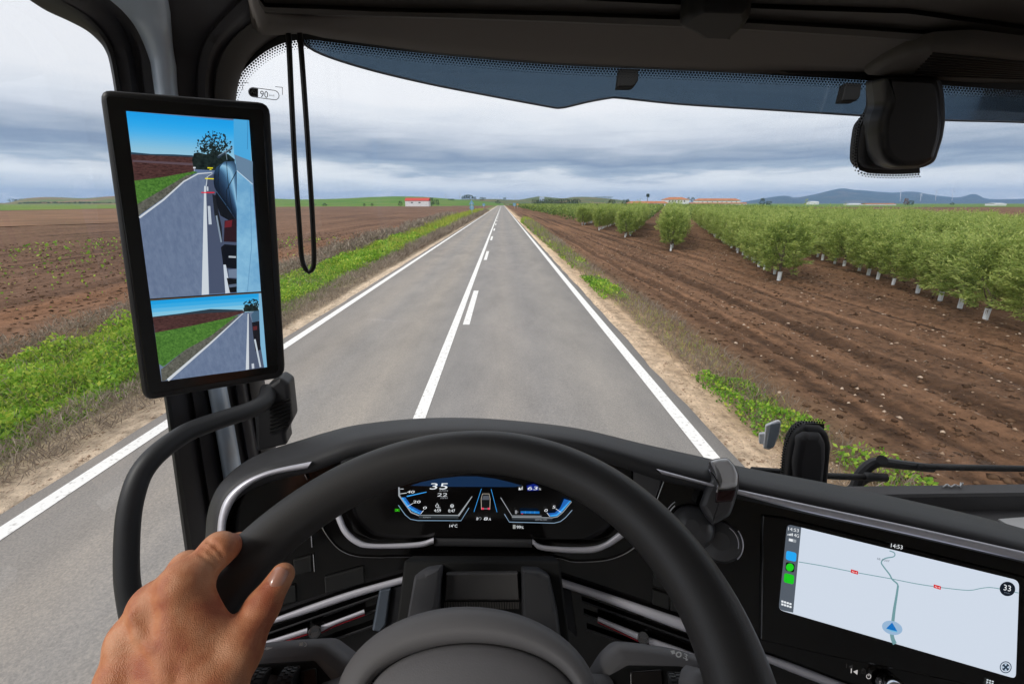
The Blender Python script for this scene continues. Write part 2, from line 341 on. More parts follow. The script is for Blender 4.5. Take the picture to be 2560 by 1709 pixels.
def mark(x0, x1, y0, y1):
    ny = max(2, int((y1-y0)/4)); yy = np.linspace(y0, y1, ny); return grid([np.stack([0*yy+x1, yy, 0*yy+zr(x1)], 1), np.stack([0*yy+x0, yy, 0*yy+zr(x0)], 1)])
V, Fc = mark(-4.23, -4.06, -25, 718); tag(mk('edge_line', V, Fc, PAINT), kind='structure')
V, Fc = mark(2.14, 2.31, -25, 718); tag(mk('edge_line', V, Fc, PAINT), kind='structure')
V, Fc = mark(-1.135, -.98, -25, 718); tag(mk('centre_line', V, Fc, PAINT), kind='structure')
for k in range(28):
    y0 = 9.75+12.0*k
    V, Fc = mark(-.89, -.74, y0, y0+4.1); tag(mk('lane_dash', V, Fc, PAINT), kind='structure')
# ---- field patches further off
def patch(name, pts, z, m): tag(mk(name, [PZ(x, y, z) for x, y in pts], [list(range(len(pts)))], m, smooth=False), kind='structure')
TAN = mat('tan_soil', (.24,.135,.082), .95, spec=.1, var=(.09, (.17,.10,.062), .42, .62))
GRN = mat('young_crop', (.12,.21,.035), .9, spec=.1, var=(.03, (.19,.22,.05), .45, .62))
GRN2 = mat('meadow', (.10,.19,.03), .9, spec=.1, var=(.012, (.14,.20,.045), .45, .62))
patch('tan_field', [(-700, 590), (290, 557), (480, 552), (520, 522), (290, 521.5), (-700, 541)], FZ+.06, TAN)
patch('crop_field', [(-900, 541.5), (290, 521.2), (540, 519), (760, 516.5), (1130, 515.3), (1130, 510.6), (-900, 511)], FZ+.07, GRN)
patch('verge_field', [(1262, 513.6), (1700, 513.6), (1700, 510.4), (1180, 510.4), (1180, 513.6)], FZ+.08, GRN2)
patch('plain', [(1690, 517.5), (2950, 517.5), (2950, 509.0), (1690, 509.0)], FZ+.09, GRN2)
def hill(name, d0, d1, crest, m, z0=FZ-.5, rows=9, rough=1.0):
    C = spl([(x, y, 0) for x, y in crest], 90)[:, :2]; R = []
    for k in range(rows+5):
        t = k/rows; row = []
        for i, (x, y) in enumerate(C):
            top = PD(x, y, d1); 
            if t <= 1: d = d0+(d1-d0)*t; s = sin(t*pi/2)**1.2
            else: d = d1+(d1-d0)*(t-1); s = 1-.5*(t-1)**2
            base = PD(x, 508, d); h = z0+(top[2]-z0)*s+rough*(top[2]-z0)*.05*(vnoise(i*.35, k*.9, 3)-.5)*(t > 0)*(t < 1)
            row.append((base[0], base[1], h))
        R.append(row)
    V, Fc = grid(R); return tag(mk(name, V, [f[::-1] for f in Fc], m), kind='structure')
MNT = mat('mountain_scrub', (.055,.075,.05), .95, spec=.05, var=(.0035, (.16,.13,.085), .54, .68))
HG = mat('hill_crop', (.085,.185,.022), .9, spec=.1, var=(.02, (.13,.20,.04), .45, .6))
HM = mat('hill_mixed', (.13,.17,.05), .9, spec=.1, var=(.008, (.26,.15,.08), .48, .56))
HD = mat('hill_scrub', (.085,.12,.045), .9, spec=.1, var=(.02, (.20,.15,.07), .52, .6))
hill('hills', 480, 900, [(420,500),(560,497),(690,497.5),(760,499),(850,497),(930,493),(1000,491.5),(1060,493),(1110,496.5),(1160,500),(1220,505),(1260,509)], HG)
hill('hills', 900, 1700, [(-900,516),(-300,512),(-60,508),(0,507.5),(25,506),(60,497.5),(110,493.5),(160,494),(215,496),(280,491.5),(360,490),(470,497),(600,507)], HM)
hill('hills', 700, 1500, [(1080,502),(1150,499),(1230,498),(1290,500),(1325,495.5),(1350,492),(1385,495),(1410,496.5),(1435,493),(1480,493.5),(1530,498),(1590,504),(1680,507)], HD)
hill('mountains', 5200, 7000, [(1780,511),(1850,506),(1905,496.5),(1960,489),(1985,494.5),(2030,487),(2066,478),(2096,472.5),(2125,475),(2150,476.5),(2180,479.5),(2230,482.5),(2262,480),(2290,481.5),(2330,488),(2390,494),(2420,486),(2426,485),(2445,490),(2470,498),(2560,497),(2700,493),(2900,500)], MNT, rows=14, rough=2.4)
# ---- vegetation in masses
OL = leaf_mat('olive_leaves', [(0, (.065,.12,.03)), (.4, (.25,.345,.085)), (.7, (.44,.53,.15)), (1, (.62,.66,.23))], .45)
BARK = mat('olive_bark', (.16,.13,.10), .9, var=(30, (.09,.07,.05), .4, .6), bump=(60, .6, .01))
GUARD = mat('tree_guard_plastic', (.74,.78,.82), .5)
def olive_crown(seed, nsh=370, per=26, cs=1.0):
    r = np.random.default_rng(seed); P = []; D = []; T = []
    lobes = [(r.uniform(0, 2*pi), r.uniform(.7, 1.9), r.uniform(.1, .26)) for _ in range(7)]
    for i in range(nsh):
        z0 = .55+1.75*r.beta(1.1, 1.15); a = r.uniform(0, 2*pi)
        prof = .86*sin(min(max((z0-.18)/2.5, .06), .97)*pi)**.62
        prof *= .86+sum(b*math.exp(-((math.remainder(a-c, 2*pi))**2)/.35-((z0-h)**2)/.12) for c, h, b in lobes)
        L = prof*r.uniform(.72, 1.12); s = np.array([cos(a)*L*.25, sin(a)*L*.25, z0-.12])
        rise = r.uniform(.05, .5)+(.35 if r.random() < .2 else 0)
        e = np.array([cos(a)*L, sin(a)*L, z0+rise])
        if z0 < .95: e[2] -= r.uniform(.1, .4)
        if z0 > 1.5 and r.random() < .22: e = e*np.array([.8, .8, 1])+np.array([0, 0, r.uniform(.1, .38)])
        t = r.uniform(.35, 1, per)**.8; p = s+(e-s)*t[:,None]+np.array([0,0,1])*(t*t*.1)[:,None]; dr = (e-s)/np.linalg.norm(e-s)
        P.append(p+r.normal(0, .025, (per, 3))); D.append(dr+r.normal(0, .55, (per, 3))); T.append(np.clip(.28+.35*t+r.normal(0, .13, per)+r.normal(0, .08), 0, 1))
    P = np.vstack(P); D = np.vstack(D); T = np.hstack(T); P[:,2] = np.maximum(P[:,2], .22)
    V, Q = cards(P, D, cs*r.uniform(.075, .14, len(P)), cs*r.uniform(.022, .038, len(P))); return V, Q, np.repeat(T, 4)
def olive_tree(seed):
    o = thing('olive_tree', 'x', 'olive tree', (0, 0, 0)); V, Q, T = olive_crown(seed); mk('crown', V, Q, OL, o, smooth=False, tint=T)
    mb = MB(); mb.add(*tube(spl([(0,0,-.1),(.02,.01,.4),(-.02,.03,.9),(.03,0,1.6)], 9), np.linspace(.045, .018, 9), 8))
    for a in range(5): mb.add(*tube(spl([(0,0,.45+.15*a),(.2*cos(a*2.4),.2*sin(a*2.4),.8+.15*a),(.42*cos(a*2.4),.42*sin(a*2.4),1.3+.12*a)], 6), np.linspace(.02, .008, 6), 6))
    mb.build('trunk', BARK, o)
    V, Fc = tube([(0,0,-.02),(0,0,.2),(0,0,.38)], [.055,.057,.060], 10, caps=False); mk('trunk_guard', V, Fc, GUARD, o)
    return o
protos = [olive_tree(11+i) for i in range(5)]
ROWD = np.array([.332, .943]); inview = []
for j in range(-5, 60):
    y0 = 16.5+10.8*j
    for k in range(0, 260):
        p = np.array([10.25, y0])+ROWD*1.27*k+rng.normal(0, .07, 2)
        d = p[1]*_cp+EYE*_sp; x = (p[0]-p[1]*_sy)/max(d, .1)*F_PX
        if p[1] < 4 or x > 1500 or p[0] > 420: continue
        inview.append((p[0]**2+p[1]**2, j, k, p[0], p[1]))
inview.sort()
near = inview[:300]; far = inview[300:]
used = set()
def row_label(j, k):
    if k == 0 and j == 0: return 'wide bushy olive tree ending its row, just left of the tall hedge row'
    if k == 0 and j == 1: return 'lone oval olive tree standing in front of the bare alley between two rows'
    if k == 0 and j == 2: return 'olive tree with a pale guard at its foot, left side of the bare soil alley'
    if k == 0: return 'olive tree standing first in a far row beside the headland track'
    if j < 0: return 'olive tree with white trunk guard in the tall hedge row by the right edge'
    if j == 0: return 'olive tree in the hedge row behind the wide bushy end tree'
    if j == 1: return 'olive tree in the row hidden behind the lone oval tree'
    return 'olive tree packed in the distant grove rows left of the bare alley'
for d2, j, k, x, y in near:
    i = int(rng.integers(0, 5)); lab = row_label(j, k); s = (.71 if j < 0 else .77 if j == 0 else .84)*rng.uniform(.90, 1.06)+min(.04, max(0, sqrt(d2)-14)*.003)
    if k == 0: s = {0: .82, 1: .88, 2: .86}.get(j, .85)
    wd = 1.22 if (j == 0 and k == 0) else rng.uniform(.95, 1.12)
    gp = {-1: 'olive trees of the right hand hedge row', 0: 'olive trees behind the bushy end tree', 1: 'olive trees behind the lone tree'}.get(max(j, -1), 'olive trees of the distant rows') if not k == 0 else 'olive trees ending their rows'
    if i not in used:
        o = protos[i]; used.add(i); o.location = (x, y, FZ); o.rotation_euler = (0, 0, rng.uniform(0, 6.28)); o.scale = (wd*rng.uniform(.92, 1.08), wd, s); o['label'] = lab; o['group'] = gp
    else: copy_thing(protos[i], (x, y, FZ), rng.uniform(0, 6.28), (wd*rng.uniform(.9, 1.1), wd, s), lab, gp)
# the rest of the grove as one mass
P = []; D = []; T = []; Ls = []
for d2, j, k, x, y in far:
    dd = sqrt(d2); n = int(np.clip(3200/dd, 8, 60)); 
    if dd > 260 and rng.random() > .5: continue
    a = rng.uniform(0, 2*pi, n); z = rng.uniform(.35, 1.85, n); rr = .8*np.sin(np.clip((z-.1)/2.6, .05, .95)*pi)**.6*rng.uniform(.6, 1.05, n)
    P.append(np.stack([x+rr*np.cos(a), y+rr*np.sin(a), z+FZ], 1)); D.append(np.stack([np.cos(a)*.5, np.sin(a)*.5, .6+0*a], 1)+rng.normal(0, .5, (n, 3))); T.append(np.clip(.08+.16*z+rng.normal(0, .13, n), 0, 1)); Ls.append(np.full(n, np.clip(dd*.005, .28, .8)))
P = np.vstack(P); D = np.vstack(D); T = np.hstack(T); Ls = np.hstack(Ls)
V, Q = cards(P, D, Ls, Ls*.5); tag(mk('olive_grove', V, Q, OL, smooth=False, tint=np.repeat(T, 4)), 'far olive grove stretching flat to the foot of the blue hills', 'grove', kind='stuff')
# verge plants
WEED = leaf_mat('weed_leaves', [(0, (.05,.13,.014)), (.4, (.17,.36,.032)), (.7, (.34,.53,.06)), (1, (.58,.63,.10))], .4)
DRY = leaf_mat('dry_stalks', [(0, (.13,.10,.075)), (.5, (.26,.21,.165)), (1, (.40,.34,.27))], .2, .8)
def scatter(x0, x1, y0, y1, dens, hmax, ln, wd, seed, bunch=.0, up=.3, gap=.45, lo=0., tshift=0.):
    area = (x1-x0)*(y1-y0); n = int(area*dens); x = rng.uniform(x0, x1, n); y = y0+(y1-y0)*rng.uniform(0, 1, n)
    c = vnoise(x*.8+seed, y*.5, seed, 3); edge = np.minimum(1, np.minimum(x-x0, x1-x)/(.35*(x1-x0)/2+1e-6)); c = np.clip(c*.6+.4*vnoise(x*2.3+seed, y*1.9, seed+17, 2)+.02, 0, 1); keep = (c*.75+.25*edge) > gap*rng.uniform(.75, 1.1, n); x, y, c, edge = x[keep], y[keep], c[keep], edge[keep]; n = len(x)
    z = gheight(x, y)+lo+hmax*np.clip(edge*1.2, .15, 1)*np.clip(c*2.4-.75, .08, 1.2)*rng.uniform(0, 1, n)**.7
    P = np.stack([x, y, z], 1); D = rng.normal(0, 1, (n, 3)); D[:,2] = np.abs(D[:,2])*.6+up
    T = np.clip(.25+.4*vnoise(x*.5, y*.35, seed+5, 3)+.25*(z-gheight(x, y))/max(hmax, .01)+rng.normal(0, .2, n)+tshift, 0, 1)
    f = np.clip(np.sqrt(x*x+y*y)/14, 1, 5); V, Q = cards(P, D, ln*f*rng.uniform(.6, 1.3, n), wd*f*rng.uniform(.6, 1.3, n)); return V, Q, np.repeat(T, 4)
def mass(name, parts, m, label, cat):
    V = []; Q = []; T = []; n = 0
    for v, q, t in parts: V.append(v); Q.append(q+n); T.append(t); n += len(v)
    tag(mk(name, np.vstack(V), np.vstack(Q), m, smooth=False, tint=np.hstack(T)), label, cat, kind='stuff')
WEEDY = leaf_mat('weed_tips', [(0, (.16,.26,.04)), (.5, (.32,.42,.06)), (1, (.55,.52,.10))], .4)
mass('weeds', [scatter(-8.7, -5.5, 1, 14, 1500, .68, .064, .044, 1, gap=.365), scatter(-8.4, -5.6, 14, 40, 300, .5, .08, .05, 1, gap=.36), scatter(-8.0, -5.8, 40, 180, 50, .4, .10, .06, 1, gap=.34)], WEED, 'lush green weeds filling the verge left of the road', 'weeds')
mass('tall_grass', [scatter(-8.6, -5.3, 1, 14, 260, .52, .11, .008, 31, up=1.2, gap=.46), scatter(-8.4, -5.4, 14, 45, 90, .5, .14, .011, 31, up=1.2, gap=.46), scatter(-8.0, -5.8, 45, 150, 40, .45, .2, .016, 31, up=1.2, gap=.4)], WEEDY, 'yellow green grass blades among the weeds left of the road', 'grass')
mass('weeds', [scatter(3.0, 3.95, 4.7, 6.7, 1500, .36, .05, .036, 4, gap=.50), scatter(2.9, 3.7, 12.8, 17, 700, .34, .075, .05, 6, gap=.44), scatter(2.95, 3.8, 19, 70, 120, .3, .09, .05, 8, gap=.48), scatter(3.6, 4.4, 2.6, 4.4, 700, .2, .055, .04, 4, gap=.5)], WEED, 'patchy green weeds along the gravel edge right of the road', 'weeds')
mass('tall_grass', [scatter(3.0, 4.0, 4.2, 20, 130, .24, .12, .007, 6, up=1.2, gap=.54), scatter(3.0, 3.9, 20, 70, 90, .3, .16, .012, 8, up=1.2, gap=.48)], WEEDY, 'yellow green grass blades between the gravel and the right field', 'grass')
mass('dry_grass', [scatter(-5.9, -4.75, 1, 14, 950, .24, .15, .010, 2, up=.8, gap=.44), scatter(-5.9, -4.9, 14, 45, 380, .28, .16, .014, 2, up=.8, gap=.42), scatter(-5.8, -4.8, 45, 160, 60, .3, .16, .02, 2, up=.8, gap=.38),
    scatter(-8.5, -5.6, 1, 16, 70, .5, .14, .009, 52, up=.9, gap=.42), scatter(-10.0, -8.2, 3, 16, 420, .6, .15, .014, 3, up=.5, gap=.48), scatter(-10.0, -7.9, 16, 90, 150, .8, .17, .02, 3, up=.6, gap=.46)], DRY, 'dry grey grass and stalks edging the weeds left of the road', 'dry grass')
mass('dry_grass', [scatter(3.0, 4.2, 3, 13, 560, .24, .17, .008, 12, up=.9, gap=.52, tshift=-.1), scatter(2.95, 4.0, 13, 60, 180, .28, .17, .012, 13, up=.9, gap=.48)], DRY, 'dry brown grass tufts between the gravel and the right field', 'dry grass')
mass('straw', [scatter(4.2, 16, 4, 26, 5, .02, .08, .007, 41, up=.02, gap=.4, tshift=.15)], DRY, 'pale straw bits lying on the right field', 'straw')
mass('field_sprouts', [scatter(-34, -10.5, 6, 38, 2.2, .05, .07, .04, 20, up=.3, gap=.6)], WEED, 'scattered pale sprouts growing in the ploughed left field', 'sprouts')
def stones(name, x0, x1, y0, y1, n, lab, s0, s1, pw=3):
    ico = np.array([(0,0,1),(1,0,0),(0,1,0),(-1,0,0),(0,-1,0),(0,0,-.5)], float); fc = np.array([(0,1,2),(0,2,3),(0,3,4),(0,4,1),(5,2,1),(5,3,2),(5,4,3),(5,1,4)])
    y = y0+(y1-y0)*rng.random(n)**1.7; x = rng.uniform(x0, x1, n); s = s0+(s1-s0)*rng.random(n)**pw; a = rng.uniform(0, 6.28, n)
    v = ico[None]*np.stack([s*rng.uniform(.7, 1.3, n), s*rng.uniform(.7, 1.3, n), s*.6], 1)[:,None,:]+rng.normal(0, 1, (n, 6, 3))*(s*.14)[:,None,None]
    v = np.stack([v[...,0]*np.cos(a)[:,None]-v[...,1]*np.sin(a)[:,None]+x[:,None], v[...,0]*np.sin(a)[:,None]+v[...,1]*np.cos(a)[:,None]+y[:,None], v[...,2]+(gheight(x, y)+.003)[:,None]], -1)
    tag(mk(name, v.reshape(-1, 3), (fc[None]+6*np.arange(n)[:,None,None]).reshape(-1, 3), STONE, smooth=False), lab, 'stones', kind='stuff')
STONE = mat('pale_stone', (.52,.40,.30), .9, var=(3, (.30,.20,.13), .45, .6))
CLOD = mat('soil_clod', (.13,.078,.048), 1, spec=.05, var=(2.5, (.055,.032,.02), .42, .58))
stones('stones', 4.0, 26, 3.5, 45, 5000, 'pale stones strewn over the brown soil right of the road', .007, .045)
STONE, _st = CLOD, STONE
stones('soil_clods', 4.1, 26, 3.5, 45, 26000, 'dark earth clods turned up in the right field', .008, .065, 4)
stones('soil_clods', -34, -9.3, 5, 45, 22000, 'dark earth clods turned up in the left field', .01, .085, 4)
STONE = _st
stones('gravel', 2.5, 3.6, 3, 22, 5000, 'loose pale gravel along the right road edge', .006, .022)
stones('gravel', -5.3, -4.4, 1, 22, 4000, 'loose pale gravel along the left road edge', .006, .022)
# ================================================================== THE CAB
def lin(r, g, b): return tuple(((c/255)/12.92 if c/255 <= .04045 else ((c/255+.055)/1.055)**2.4) for c in (r, g, b))
LEATHER = mat('dash_leather', (.042,.042,.045), .52, spec=.45, bump=(1300, .25, .0005, 'v'))
RIMLEA = mat('rim_leather', (.046,.044,.044), .45, spec=.5, bump=(1500, .25, .0005, 'v'))
PLAST = mat('dark_plastic', (.030,.030,.033), .5, spec=.4, bump=(900, .1, .0006))
GREYPL = mat('grey_plastic', (.075,.074,.080), .55, spec=.4, bump=(900, .12, .0006))
PIANO = mat('gloss_black', (.004,.0035,.0035), .12, spec=.5)
SILVER = mat('satin_silver', (.74,.73,.80), .42, metal=.45)
CHROME = mat('chrome', (.75,.75,.77), .08, metal=1.)
LINER = mat('roof_fabric', (.125,.114,.107), .95, spec=.1, bump=(700, .3, .001))
LINERB = mat('roof_plastic', (.075,.069,.064), .7, spec=.2, bump=(600, .2, .001))
BLACK = mat('matt_black', (.006,.006,.006), .7, spec=.3)
RUBBER = mat('black_rubber', (.012,.012,.013), .6)
PILLAR_SHEEN = mat('pillar_sky_sheen', (.48,.57,.68), .34, spec=.6, coat=.3)  # sky reflection on the glossy pillar put into a pale blue base colour
PILLARM = mat('pillar_trim', (.042,.040,.044), .6, spec=.35, bump=(800, .15, .0006))
MESHCL = mat('speaker_cloth', (.02,.02,.024), .9, bump=(900, .9, .003, 'v'))
truck = thing('truck_cab', 'dark truck cab around the driver: curved dashboard, roof lining, pillars and windscreen', 'truck', (.55, .5, 1.0))
WS = Plane((0, .95, 2.0), (0, -1, -.11))            # windscreen plane
def ws(x, y, off=0.): return WS.at(x, y, off)
# ---- windscreen and door window
X0, X1 = -.505, 1.72; zt, zb = 2.90, 1.86; yw = lambda z: .95-.11*(z-2.0)
def pane(P, t, nvec):
    P = np.asarray(P, float); n = np.array(nvec, float); m = len(P)
    return np.vstack([P, P+n*t]), [tuple(range(m))[::-1], tuple(range(m, 2*m))]+[(i, (i+1) % m, m+(i+1) % m, m+i) for i in range(m)]
GLASS = glass_mat('clear_glass', (.97,.98,.975), .028)
SGLASS = glass_mat('door_glass', (.95,.96,.96), .035)
V, Fc = grid([[(X0, yw(zb), zb), (X1, yw(zb), zb)], [(X0, yw(zt), zt), (X1, yw(zt), zt)]]); wsc = mk('windscreen', V, Fc, GLASS, truck, smooth=False)
V, Fc = grid([[(-.585, -.79, 1.9), (-.585, .86, 1.9)], [(-.565, -.79, 2.95), (-.565, .86, 2.95)]]); mk('door_window', V, Fc, SGLASS, truck, smooth=False)
# dotted frit round the top of the windscreen
def dots(curve, nrow, gap, r0, r1, off, side, solid, mb, fn=ws, wsolid=0.0, step=None):
    C = np.array(curve, float); d = np.r_[0, np.cumsum(np.linalg.norm(np.diff(C, axis=0), axis=1))]
    tan = np.gradient(C, axis=0); tan /= np.linalg.norm(tan, axis=1)[:,None]; nr = np.stack([-tan[:,1], tan[:,0]], 1)*side
    at = lambda s: (np.array([np.interp(s, d, C[:,0]), np.interp(s, d, C[:,1])]), np.array([np.interp(s, d, nr[:,0]), np.interp(s, d, nr[:,1])]))
    if solid:
        n = max(8, int(d[-1]/20)); rows = [[], []]
        for s in np.linspace(0, d[-1], n):
            p, v = at(s); a = p-v*wsolid; b = p+v*solid; rows[0].append(fn(*a, off)); rows[1].append(fn(*b, off))
        mb.add(*grid(rows))
    for k in range(nrow):
        r = r0+(r1-r0)*k/max(nrow-1, 1)
        for s in np.arange((k % 2)*gap/2, d[-1], gap):
            p, v = at(s); c = p+v*(solid+gap*.45+k*gap*.8); mb.add([fn(c[0]+r*cos(t), c[1]+r*sin(t), off) for t in np.arange(6)*pi/3], [tuple(range(6))])
FRIT = mat('frit_black', (.004,.004,.004), .5)
mb = MB()
topc = spl([(560,330),(566,260),(585,205),(620,160),(680,116),(754,96),(860,106),(1068,131),(1375,158),(1700,173),(2000,188),(2158,197),(2369,211),(2560,224),(2800,240)], 160)
dots(topc, 4, 7.6, 3.2, 1.4, .002, 1, 4, mb, wsolid=60)
mb.build('frit_band', FRIT, wsc, smooth=False)
# ---- A pillar
L = np.array([(40,-40),(95,-2),(155,25),(208,53),(240,83),(262,112),(276,145),(284,185),(290,222),(330,500),(380,790),(416,1000),(437,1160),(470,1395),(520,1709),(560,1900)], float)
R = np.array([(960,-70),(840,0),(760,50),(690,90),(645,122),(615,160),(600,195),(592,240),(590,285),(606,500),(640,790),(664,960),(690,1110),(735,1395),(790,1709),(830,1900)], float)
ts = np.linspace(0, 1, 70); Ls, Rs = spl(L, 70), spl(R, 70)
Ls = np.array([np.interp(np.linspace(0, len(L)-1, 70), np.arange(len(L)), L[:,k]) for k in (0, 1)]).T; Rs = np.array([np.interp(np.linspace(0, len(R)-1, 70), np.arange(len(R)), R[:,k]) for k in (0, 1)]).T
for _ in range(3):
    for A in (Ls, Rs): A[1:-1] = (A[:-2]+2*A[1:-1]+A[2:])/4
dx = lambda y: -.552-.02*(np.clip((700-y)/900, -1, 1)*-1)
def pil(s, i, off=0.):                     # s across the pillar 0 (door window) .. 1 (windscreen), off metres into the cab
    l, r = PX(*Ls[i], -.556), ws(*Rs[i], .012); p = l+(r-l)*s; out = np.array([.55, -.78, 0.]); return p+out*off
prof = [(0,-.045),(0,0),(.03,.012),(.12,.016),(.16,.010),(.17,.004),(.20,.004),(.22,.016),(.30,.022),(.335,.022),(.345,.014),(.40,.014),(.50,.016),(.575,.012),(.62,.012),(.64,.024),(.70,.03),(.73,.026),(.74,.016),(.77,.012),(.80,.004),(1,-.02),(1,-.04)]
def pil_part(name, sel, m, parent, ex=0.):
    rows = [[pil(s, i, o+ex) for i in range(70)] for s, o in sel]; V, Fc = grid(rows); return mk(name, V, Fc, m, parent, sharp=50)
pillar = pil_part('windscreen_pillar', prof, PILLARM, truck)
pil_part('pillar_edge_trim', [(.77,.008),(.79,.018),(.84,.022),(.91,.018),(.97,.006),(1,-.01),(1,-.04)], mat('edge_trim_grey', (.085,.08,.077), .7, spec=.3, bump=(800, .15, .0006)), pillar)
rows = []
for k in range(9):
    a = pi*k/8; rows.append([])
    for i in range(70):
        sc_ = np.interp(Ls[i][1], [-40, 30, 150, 420, 1100, 1900], [.24, .30, .375, .41, .46, .47]); rows[-1].append(pil(sc_-.095*cos(a), i, .020+.034*sin(a)**.8))
V, Fc = grid(rows); mk('pillar_sky_streak', V, Fc, PILLAR_SHEEN, pillar)  # rounded glossy strip following the bright streak, its reflection painted in
pil_part('door_seal', [(-.012,-.02),(-.012,.004),(.008,.016),(.035,.016),(.045,.0)], RUBBER, pillar, .003)
def pxslab(pts, D, thick, bev, mat_, name, parent, r=0, plane=None, off=0., mb=None, mi=0):
    P2 = rpoly(pts, r) if r is not 0 else np.array(pts, float)
    if plane is None: c = P2.mean(0); plane = Plane(PD(*c, D), -AXV)
    P = np.array([plane.at(x, y, off) for x, y in P2]); n = plane.n if plane.n@(EYEV-plane.p) > 0 else -plane.n
    V, Fc = slab(P, n, thick, bev)
    if mb is not None: mb.add(V, Fc, mi); return
    return mk(name, V, Fc, mat_, parent, sharp=40)
TW = Plane(PD(690, 1030, .84), (.25, -1, .1))
tw = pxslab([(634,1000),(668,965),(700,944),(722,958),(732,1050),(714,1084),(718,1112),(640,1130)], 0, .05, .008, PLAST, 'pillar_speaker', truck, 7, TW)
mb = MB()
for k in range(8):
    y = 1000+k*9.5; pxslab([(674,y+12),(726-(k>5)*4,y-6),(726-(k>5)*4,y-1),(674,y+17)], 0, .003, .001, None, None, None, 0, TW, .004, mb)
mb.build('speaker_grille', BLACK, tw)
# ---- roof lining (near horizontal, stepped seams)
def poly_y(pts): p = np.array(pts, float); return lambda x: np.interp(x, p[:,0], p[:,1])
e0 = poly_y([(440,80),(690,88),(754,80),(800,92),(1068,128),(1375,155),(1700,170),(2158,193),(2369,207),(2560,220),(3000,252),(3600,298)])
e1 = poly_y([(440,20),(800,40),(1068,45),(1375,55),(1693,68),(1867,75),(2158,93),(2388,111),(2560,126),(3000,160),(3600,206)])
e2 = poly_y([(440,6),(800,17),(953,24),(1375,33),(1700,44),(1871,52),(2158,69),(2560,99),(3000,135),(3600,184)])
e3 = poly_y([(440,-40),(800,-30),(1375,-12),(1660,2),(1986,17),(2273,26),(2560,66),(3000,105),(3600,158)])
xs_ = np.r_[np.linspace(632, 700, 8), np.linspace(720, 3600, 66)]
def zrow(f, dy, z): return [PZ(x, f(x)+dy, z)+np.array([0, 0, .05*max(0, (664-x)/32)**2]) for x in xs_]
rows = [[ws(x, e0(x)+2, .004) for x in xs_], zrow(e0, -6, 2.815), zrow(e0, -25, 2.812)]
zmid = zrow(e1, 2, 2.822); rows += [zmid]
V, Fc = grid(rows); lining = mk('roof_lining', V, Fc, LINER, truck)
rows = [zrow(e1, 2.5, 2.830), zrow(e1, 1.5, 2.8215), zrow(e1, -2, 2.8205), zrow(e2, 6, 2.825), zrow(e2, 5, 2.838), zrow(e2, -4, 2.842), zrow(e2, -5, 2.832), zrow(e3, 9, 2.836), zrow(e3, 7, 2.852), zrow(e3, -3, 2.858), zrow(e3, -5, 2.842)]
far_ = np.array(zrow(e3, -60, 2.85)); rows += [far_, far_*[1, 0, 0]+[0, -.05, 2.87], far_*[1, 0, 0]+[0, -.15, 2.89]]
V, Fc = grid(rows); mk('storage_lid', V, Fc, LINERB, truck, sharp=30)
CEIL = Plane((0, .7, 2.822), (0, -.05, -1))
pxslab([(1694,69),(1721,42),(1760,27),(1867,31),(1876,48),(1862,72),(1832,97),(1820,102),(1754,101),(1730,85)], 0, .03, .008, BLACK, 'lid_latch', truck, 8, CEIL, .012)
pxslab([(2150,192),(2200,163),(2262,137),(2330,120),(2430,116),(2560,131),(2800,165),(2800,243),(2560,222),(2369,208)], 0, .02, .012, LINERB, 'roof_console', truck, 14, CEIL, .016)
mb = MB()
for k in range(9): y = 137+k*6.5; pxslab([(2330-k*6,y),(2560,y+22-k*1.5),(2560,y+24.5-k*1.5),(2330-k*6,y+2.5)], 0, .003, .0008, None, None, None, 0, CEIL, .019, mb)
mb.build('console_grille', BLACK, truck)
# ---- outside sun visor and its brackets (beyond the glass)
VIS = glass_mat('smoked_visor', (.235,.295,.35), .03, .06)
vb = spl([(742,98),(800,134),(915,172),(1068,209),(1221,239),(1367,266),(1398,270.5),(1424,266),(1470,255),(1520,246),(1547,245),(1700,260.5),(1928,275),(2185,291),(2369,301),(2560,306),(2900,322)], 120)
yv = lambda x: .93+.20*min(1, max(0, (x-740)/420))**.6
rows = []
for k, t in enumerate((0, .02, .5, 1)):
    rows.append([])
    for x, y in vb:
        p = PY(x, y, yv(x)+.0); top = p+np.array([0, -.03, .18]); rows[-1].append(p+(top-p)*t)
V, Fc = grid(rows); V2 = V+np.array([0, .004, 0]); n = len(V); V = np.vstack([V, V2]); Fc = Fc+[[i+n for i in f[::-1]] for f in Fc]
visor = mk('sun_visor', V, Fc, VIS, truck)
V, Fc = tube(rows[0], .0022, 6); mk('visor_edge', V, Fc, mat('visor_edge', (.012,.016,.024), .4), visor)
for pts, arm in (([(1549,170),(1597,172),(1597,199),(1586,218),(1543,217.6)], [(1575,140),(1573,185)]), ([(2116,206),(2156,208),(2152,241),(2143,253),(2104,253)], [(2190,180),(2140,205),(2125,240)])):
    a = sum(p[0] for p in pts)/5; B = Plane(PY(a, 200, 1.10), (0, -1, .1)); br = pxslab(pts, 0, .02, .004, BLACK, 'visor_bracket', truck, [3, 3, 3, 16, 3], B)
